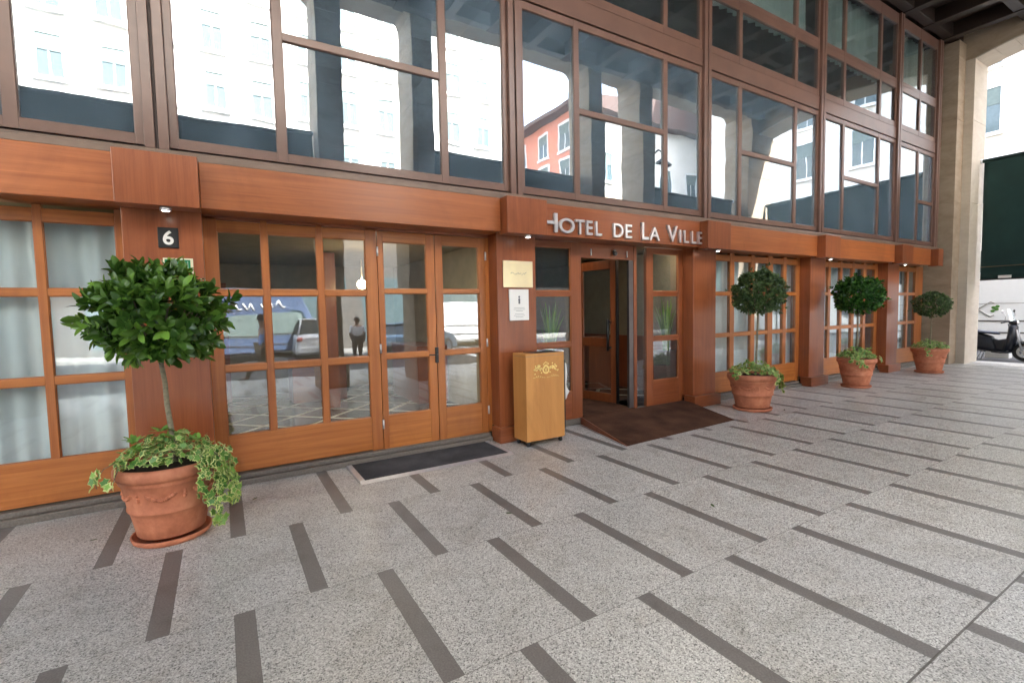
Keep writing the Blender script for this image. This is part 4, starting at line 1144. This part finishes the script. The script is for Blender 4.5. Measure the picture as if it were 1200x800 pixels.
def car(loc, rz, label, mat, L_=4.4, W_=1.78, H_=1.55, grp=None):
    root = thing('parked_car', loc, label, 'car', grp, rz)
    h2 = L_ / 2
    prof = [(-h2, .42), (-h2 + .02, .85), (-h2 + .10, .98), (h2 - 1.25, .98), (h2 - .25, .80), (h2 - .03, .62), (h2, .40), (h2 - .1, .24), (-h2 + .1, .24)]
    m = MB()
    n = len(prof); vs = []
    for y, k in ((-W_ / 2, 1), (-W_ / 2 + .12, 1.02), (0, 1.03), (W_ / 2 - .12, 1.02), (W_ / 2, 1)):
        for (x, z) in prof: vs.append((x * (.97 if abs(y) > W_ / 2 - .05 else 1), y, z if z < .5 else z * (k if abs(y) < W_ / 2 - .05 else .98)))
    fs = [(j * n + i, j * n + (i + 1) % n, (j + 1) * n + (i + 1) % n, (j + 1) * n + i) for j in range(4) for i in range(n)] + [tuple(range(n)), tuple(range(4 * n, 5 * n))]
    m.add(vs, fs); build('body', m, mat, root, world=False, bevel=.05, seg=3)
    gp = [(-h2 + .14, .97), (-h2 + .42, H_ - .07), (h2 - 2.05, H_ - .07), (h2 - 1.2, .97)]
    m = MB()
    vs = [(x, y * (1 if z < 1.1 else .82), z) for y in (-W_ / 2 + .07, W_ / 2 - .07) for x, z in gp]
    m.add(vs, [(0, 1, 2, 3), (7, 6, 5, 4), (0, 4, 5, 1), (1, 5, 6, 2), (2, 6, 7, 3), (0, 3, 7, 4)]); build('windows', m, 'glass_van', root, world=False, bevel=.03)
    m = MB(); m.box(-h2 + .34, h2 - 2.0, -W_ / 2 * .8, W_ / 2 * .8, H_ - .08, H_); rf = build('roof', m, mat, root, world=False, bevel=.035, seg=3)
    for s_ in (-1, 1):
        for (a, b) in ((0, 1), (3, 2)):
            m = MB(); p, q = gp[a], gp[b]
            m.tube([(p[0], s_ * (W_ / 2 - .08), p[1]), (q[0], s_ * (W_ / 2 - .07) * .83, q[1])], .045, 8); build('roof_pillar', m, mat, rf, world=False)
        m = MB(); m.ball((-h2 + .06, s_ * (W_ / 2 - .17), .82), .13, 12, 8, sc_=(.5, 1.1, .8)); build('tail_light', m, 'red_light', root, world=False)
        m = MB(); m.ball((h2 - .14, s_ * (W_ / 2 - .2), .66), .14, 12, 8, sc_=(.8, 1.1, .6)); build('headlight', m, 'chrome', root, world=False)
        m = MB(); m.ball((h2 - 1.4, s_ * (W_ / 2 + .08), 1.0), .09, 10, 6, sc_=(.6, 1, .7)); build('mirror', m, mat, root, world=False)
    m = MB(); m.box(-h2 - .03, -h2 + .12, -W_ / 2 + .1, W_ / 2 - .1, .32, .55); build('bumper', m, 'black' if mat == 'carblue' else mat, root, world=False, bevel=.03)
    m = MB(); m.box(-h2 - .035, -h2 - .03, -.26, .26, .58, .69); build('number_plate', m, 'paper', root, world=False)
    wheels(root, (-h2 + .8, h2 - .85), (-W_ / 2 + .1, W_ / 2 - .1))
    return root
car((3.55, -12.6, -.12), R(-86), 'white estate car seen from behind, reflected in the pane left of the double door', 'carwhite', 4.6, 1.85, 1.68)
car((7.1, -8.9, -.12), R(-40), 'pale blue hatchback reflected in the left door leaf', 'carblue', 4.0, 1.7, 1.48)

def van(loc, rz, label, mat, L_=6.0, W_=2.0, H_=2.6, letters=None, logo=False, name='parked_van'):
    root = thing(name, loc, label, 'van', None, rz)
    h2 = L_ / 2
    prof = [(-h2, .35), (-h2, H_ - .1), (-h2 + .1, H_), (h2 - 1.9, H_), (h2 - 1.5, H_ - .12), (h2 - .85, 1.35), (h2 - .1, 1.05), (h2, .8), (h2, .35)]
    m = MB(); m.prism(prof, -W_ / 2, W_ / 2, 'y'); build('body', m, mat, root, world=False, bevel=.05, seg=3)
    m = MB()
    for s_ in (-1, 1): m.prism([(h2 - 1.95, 1.3), (h2 - 1.95, 2.05), (h2 - 1.55, 2.05), (h2 - 1.05, 1.3)], s_ * (W_ / 2 + .004), s_ * (W_ / 2 - .02), 'y')
    build('side_window', m, 'glass_van', root, world=False)
    m = MB()
    for s_ in (-1, 1):
        for z in (.62, 1.02): m.box(-h2 + .05, h2 - .4, s_ * (W_ / 2 + .012), s_ * (W_ / 2), z, z + .05)
        m.box(-h2 + .05, h2 - 2.2, s_ * (W_ / 2 + .006), s_ * (W_ / 2), 1.64, 1.655)
        m.box(-.4, -.385, s_ * (W_ / 2 + .004), s_ * (W_ / 2), .5, 2.3)
    build('trim_strip', m, 'steel_dark', root, world=False)
    for s_ in (-1, 1):
        m = MB(); m.box(h2 - .03, h2 + .02, s_ * .62, s_ * .88, .78, .95); build('headlight', m, 'chrome', root, world=False, bevel=.01)
    wheels(root, (-h2 + 1.2, h2 - 1.0), (-W_ / 2 + .12, W_ / 2 - .12), .36)
    return root, h2, W_
v1, h2, W_ = van((24.0, 5.2, -.12), R(90), 'white delivery van with a faint diamond emblem, parked behind the black scooter', 'carwhite', 6.4, 2.0, 2.75)
m = MB()
yy = W_ / 2 + .012; cx_, cz_ = .6, 1.45   # on the local +y side = world -x side
for (a, b) in (((-.34, 0), (0, .26)), ((0, .26), (.1, .2)), ((-.34, 0), (0, -.26)), ((0, -.26), (.1, -.2))):
    m.tube([(cx_ - a[0], yy, cz_ + a[1]), (cx_ - b[0], yy, cz_ + b[1])], .018, 6)
eo = build('emblem', m, 'kerb', v1, world=False)
m = MB()
for (dx, dz) in ((.02, .06), (.1, .0), (.0, -.06), (.12, .1)): m.ball((cx_ - dx - .06, yy, cz_ + dz), .06, 8, 5, sc_=(1, .1, .8))
build('emblem_leaf', m, 'leaf_ivy', eo, world=False)
v2, h2, W_ = van((.8, -15.0 + 1.0, -.12), 0, 'grey blue lorry with white slanted lettering, reflected in the panes right of the nearest tree', 'truck', 7.5, 2.2, 2.95, name='parked_lorry')
m = MB(); r = random.Random(5); x = -2.9
yy = W_ / 2 + .012
while x < 1.6:      # illegible slanted lettering
    hgt = r.choice((.34, .46, .34)); m.tube([(x, yy, 2.15), (x - .14, yy, 2.15 + hgt)], .04, 6)
    if r.random() < .6: m.tube([(x - .14, yy, 2.15 + hgt), (x - .26, yy, 2.2)], .03, 6)
    if r.random() < .4: m.tube([(x, yy, 2.15), (x + .12, yy, 2.2)], .03, 6)
    x += r.choice((.3, .36, .42))
build('lettering', m, 'paper', v2, world=False)
m = MB(); m.box(-3.6, 2.2, W_ / 2, W_ / 2 + .01, 1.0, 1.95); build('pale_panel', m, 'shutter', v2, world=False)
v3, h2, W_ = van((11.0, -14.2 + .9, -.12), 0, 'white van parked across the street, reflected in the left door leaf', 'carwhite', 5.5, 2.0, 2.3)

# ------------------------------------------------------------------ people (seen in reflection)
def person(loc, rz, label, shirt, trousers, s=1.0, stride=.18):
    root = thing('person', loc, label, 'person', None, rz)
    J = {'pel': (0, 0, .96), 'belly': (0, 0, 1.10), 'chest': (.01, 0, 1.32), 'neck': (.01, 0, 1.47), 'head0': (.02, 0, 1.56), 'head': (.03, 0, 1.67),
         'hipL': (0, .10, .93), 'kneeL': (.10, .10, .50), 'ankL': (.10 + stride, .10, .09), 'toeL': (.26 + stride, .11, .04),
         'hipR': (0, -.10, .93), 'kneeR': (-.02, -.10, .50), 'ankR': (-.16 - stride * .6, -.10, .11), 'toeR': (-.02 - stride * .6, -.11, .04),
         'shL': (0, .19, 1.41), 'elL': (-.06, .24, 1.14), 'wrL': (.10, .23, .92), 'haL': (.14, .22, .85),
         'shR': (0, -.19, 1.41), 'elR': (-.02, -.24, 1.13), 'wrR': (.16, -.20, .98), 'haR': (.22, -.19, .93)}
    rad = {'pel': .135, 'belly': .125, 'chest': .14, 'neck': .055, 'head0': .075, 'head': .088, 'hipL': .095, 'hipR': .095, 'kneeL': .062, 'kneeR': .062, 'ankL': .045, 'ankR': .045, 'toeL': .038, 'toeR': .038,
           'shL': .062, 'shR': .062, 'elL': .045, 'elR': .045, 'wrL': .032, 'wrR': .032, 'haL': .036, 'haR': .036}
    E_ = [('pel', 'belly'), ('belly', 'chest'), ('chest', 'neck'), ('neck', 'head0'), ('head0', 'head'), ('pel', 'hipL'), ('hipL', 'kneeL'), ('kneeL', 'ankL'), ('ankL', 'toeL'), ('pel', 'hipR'), ('hipR', 'kneeR'), ('kneeR', 'ankR'), ('ankR', 'toeR'),
          ('chest', 'shL'), ('shL', 'elL'), ('elL', 'wrL'), ('wrL', 'haL'), ('chest', 'shR'), ('shR', 'elR'), ('elR', 'wrR'), ('wrR', 'haR')]
    def skinned(name, keys, grow, mat, parent, sub=2):
        ks = list(keys); idx = {k: i for i, k in enumerate(ks)}
        me = bpy.data.meshes.new(name); me.from_pydata([Vector(J[k]) * s for k in ks], [(idx[a], idx[b]) for a, b in E_ if a in idx and b in idx], [])
        o = bpy.data.objects.new(name, me); link(o, parent)
        o.modifiers.new('skin', 'SKIN')
        for i, k in enumerate(ks):
            sv = me.skin_vertices[0].data[i]; rr = rad[k] * s * grow.get(k, grow['*']); sv.radius = (rr, rr * (1.25 if k in ('chest', 'pel', 'belly') else 1)); sv.use_root = (i == 0)
        sb = o.modifiers.new('sub', 'SUBSURF'); sb.levels = sub; sb.render_levels = sub
        me.materials.append(M[mat]); 
        return o
    body = skinned('body', list(J.keys()), {'*': 1.0}, 'skin', root)
    skinned('shirt', ['pel', 'belly', 'chest', 'shL', 'elL', 'shR', 'elR'], {'*': 1.14}, shirt, root)
    skinned('trousers', ['pel', 'hipL', 'kneeL', 'ankL', 'hipR', 'kneeR', 'ankR'], {'*': 1.22}, trousers, root)
    m = MB(); hx = Vector(J['head']) * s
    m.ball((hx.x - .018, 0, hx.z + .025), .108 * s, 16, 10, sc_=(1.05, .92, 1)); build('hair', m, 'hair', root, world=False)
    m = MB(); m.ball((hx.x + .105 * s, 0, hx.z - .02), .016, 8, 6, sc_=(1, .8, 1.4)); build('nose', m, 'skin', root, world=False)
    for q in ('L', 'R'):
        t = Vector(J['toe' + q]) * s; a_ = Vector(J['ank' + q]) * s
        m = MB(); m.ball(((t.x + a_.x) / 2 + .02, t.y, .045), .15 * s, 14, 8, sc_=(1, .38, .3)); build('shoe', m, 'black', root, world=False)
    return root
person((.86, -3.9, -.12), R(160), 'person in a blue shirt walking, reflected in the panes right of the nearest tree', 'shirt_blue', 'trousers', 1.04)
person((4.4, -7.2, -.12), R(-80), 'person in a white shirt standing, reflected in the fixed pane next to the double door', 'shirt_white', 'trousers_dark', .98, .04)

# ------------------------------------------------------------------ street buildings
def facade_windows(root, origin, ux, nrm, us, zs, w, h_, frame='white_paint', sill=True):
    origin = Vector(origin); ux = Vector(ux); nrm = Vector(nrm); first = None
    for u in us:
        for z in zs:
            base = origin + ux * u
            if first is None:
                m = MB()
                def bx(u0, u1, d0, d1, z0, z1, mi=0):
                    c = ux * ((u0 + u1) / 2) + nrm * ((d0 + d1) / 2) + Vector((0, 0, (z0 + z1) / 2))
                    rot = Matrix((ux, nrm, Vector((0, 0, 1)))).transposed().to_4x4()
                    m.xbox(Matrix.Translation(c) @ rot, u1 - u0, d1 - d0, z1 - z0, mi)
                bx(-w / 2, w / 2, -.0, .02, 0, h_, 0)
                bx(-w / 2 - .12, -w / 2, .0, .07, -.1, h_ + .12, 1); bx(w / 2, w / 2 + .12, .0, .07, -.1, h_ + .12, 1); bx(-w / 2, w / 2, .0, .09, h_, h_ + .16, 1)
                bx(-w / 2 - .16, w / 2 + .16, .0, .16, -.16, -.0, 1); bx(-.03, .03, .02, .04, 0, h_, 1)
                bx(-w / 2, w / 2, .02, .05, h_ * .62, h_, 2)
                first = build('window', m, ['win_dark', frame, 'shutter'], root, world=False)
                o = first
            else:
                o = first.copy(); COL.objects.link(o)
            o.location = base + Vector((0, 0, z)) - root.location

b1 = thing('white_building', (-8, -20, 0), 'white street building with rows of windows, reflected in the large windows at the left', 'building')
m = MB(); m.box(-34, 15.6, -26, -16.2, 0, 19); build('wall', m, 'whitewall', b1)
m = MB(); m.box(-34.2, 15.8, -26, -15.8, 19.001, 19.5); m.box(-34, 15.62, -16.2, -16.05, 7.4, 7.7); build('cornice', m, 'whitewall', b1)
facade_windows(b1, (-32, -16.2, 0), (1, 0, 0), (0, 1, 0), [1.2 + 1.95 * i for i in range(24)], [8.6, 11.3, 14.0, 16.6], .8, 1.65)
m = MB(); m.box(-34, 15.6, -16.199, -16.12, 0, 7.39); build('base_cladding', m, 'kerb_dark', b1)
m = MB()
for i in range(12): m.box(-33 + 4 * i, -33 + 4 * i + 2.9, -16.12, -16.10, .3, 3.6)
build('shop_front', m, 'win_dark', b1)
b2 = thing('pink_building', (30, -24, 0), 'pink building with dark shutters under a low roof, reflected in the upper windows', 'building')
m = MB(); m.box(21.5, 22.4, -38, -16.2, 6.0, 15.4); build('side_wall', m, 'pinkwall', b2)
m = MB(); m.box(22.401, 44, -38, -16.2, 6.0, 15.4); build('wall', m, 'whitewall', b2)
m = MB(); m.box(21.38, 44, -38, -16.08, 0, 5.9); build('base_cladding', m, 'kerb_dark', b2)
m = MB(); m.box(21.45, 44, -38, -16.15, 5.9, 6.0); m.box(21.4, 44, -38, -16.1, 9.4, 9.6); build('base_wall', m, 'creamwall', b2)
m = MB(); m.prism([(20.6, 15.4), (44.8, 15.4), (44.8, 15.6), (33, 18.2), (20.6, 15.65)], -38, -15.4, 'y'); build('roof', m, 'roof', b2)
facade_windows(b2, (21.5, -37, 0), (0, 1, 0), (-1, 0, 0), [2, 5, 8, 11, 14, 17, 19.6], [6.9, 10.6, 13.0], 1.1, 1.7)
facade_windows(b2, (22, -16.2, 0), (1, 0, 0), (0, 1, 0), [2, 5, 8, 11, 14, 17, 20], [6.9, 10.6], 1.1, 1.9)
b3 = thing('pale_building', (36, 8, 0), 'pale building beyond the stone arch, bright above the green awning at the right edge', 'building')
m = MB(); m.box(31, 44, -13, 30, 0, 24); build('wall', m, 'whitewall', b3)
facade_windows(b3, (31, 0, 0), (0, 1, 0), (-1, 0, 0), [-9, -6, -3.0, 8.3, 11.5, 14.7], [2.0, 6.2, 9.4, 12.4, 15.6], 1.1, 2.0)
b4 = thing('shade_block', (24, 22, 0), 'unseen block added behind the hotel to shade the side street with the scooter', 'building')
m = MB(); m.box(17.8, 30.0, 13.5, 32, -.1, 17); build('wall', m, 'creamwall', b4)  # added out of view to keep sun off the scooter and van
facade_windows(b4, (17.8, 13.5, 0), (1, 0, 0), (0, -1, 0), [1.6, 4.2, 6.8, 9.4], [1.6, 5.2, 8.6, 12], 1.1, 2.0)
lampst = thing('street_lamp', (13.2, -2.4, 0), 'dark street lamp reflected at the top of the windows near the far end', 'street lamp')
m = MB(); m.tube([(13.2, -2.4, 0), (13.2, -2.4, 6.3), (13.2, -2.2, 6.8), (13.2, -1.7, 7.0), (13.2, -1.45, 6.8)], [.07, .045, .03, .03, .03]); build('post', m, 'black', lampst)
m = MB(); m.lathe([(0, .15), (.06, .12), (.12, .02), (.26, -.1), (.27, -.13), (.2, -.13)], (13.2, -1.45, 6.66), 24); build('lamp_shade', m, 'black', lampst)

# ------------------------------------------------------------------ world, sun, camera
trav = Vector((-.30, -.78, -.90)).normalized()
sdir = -trav
el = math.asin(sdir.z); az = math.atan2(sdir.x, sdir.y)
w = bpy.data.worlds.new('World'); sc.world = w; w.use_nodes = True
nt = w.node_tree; bg = nt.nodes['Background']
sky = nt.nodes.new('ShaderNodeTexSky'); sky.sky_type = 'NISHITA'; sky.sun_disc = False
sky.sun_elevation = el; sky.sun_rotation = az; sky.air_density = 1.0; sky.dust_density = 5.0
hz = N(nt, 'ShaderNodeMix', data_type='RGBA', blend_type='ADD'); hz.inputs[0].default_value = 1.0
nt.links.new(sky.outputs[0], hz.inputs[6]); hz.inputs[7].default_value = (2.2, 2.25, 2.35, 1)      # thin bright high cloud
nt.links.new(hz.outputs[2], bg.inputs[0]); bg.inputs[1].default_value = .15
sl_ = bpy.data.lights.new('sun', 'SUN'); sl_.energy = 5.0; sl_.angle = R(.5); sl_.color = (1, .97, .93)
so_ = bpy.data.objects.new('sun', sl_); so_.rotation_euler = trav.to_track_quat('-Z', 'Y').to_euler(); so_.location = (0, 30, 40); COL.objects.link(so_)

cam = bpy.data.cameras.new('camera'); co = bpy.data.objects.new('camera', cam); COL.objects.link(co)
cam.sensor_width = 36; cam.lens = 36 * 564.52 / 1200; cam.clip_start = .05; cam.clip_end = 600
co.matrix_world = Matrix.Translation((0, 0, 1.6)) @ Matrix.Rotation(-.54169, 4, 'Z') @ Matrix.Rotation(PI / 2 - .0624, 4, 'X') @ Matrix.Rotation(-.020463, 4, 'Z')
sc.camera = co

sc.render.engine = 'CYCLES'
sc.cycles.use_denoising = True
sc.cycles.max_bounces = 10; sc.cycles.diffuse_bounces = 5; sc.cycles.glossy_bounces = 4; sc.cycles.transparent_max_bounces = 16
sc.cycles.caustics_reflective = False; sc.cycles.caustics_refractive = False
sc.cycles.sample_clamp_indirect = 8
sc.view_settings.view_transform = 'Standard'; sc.view_settings.look = 'None'; sc.view_settings.gamma = 1
sc.view_settings.exposure = 3.2
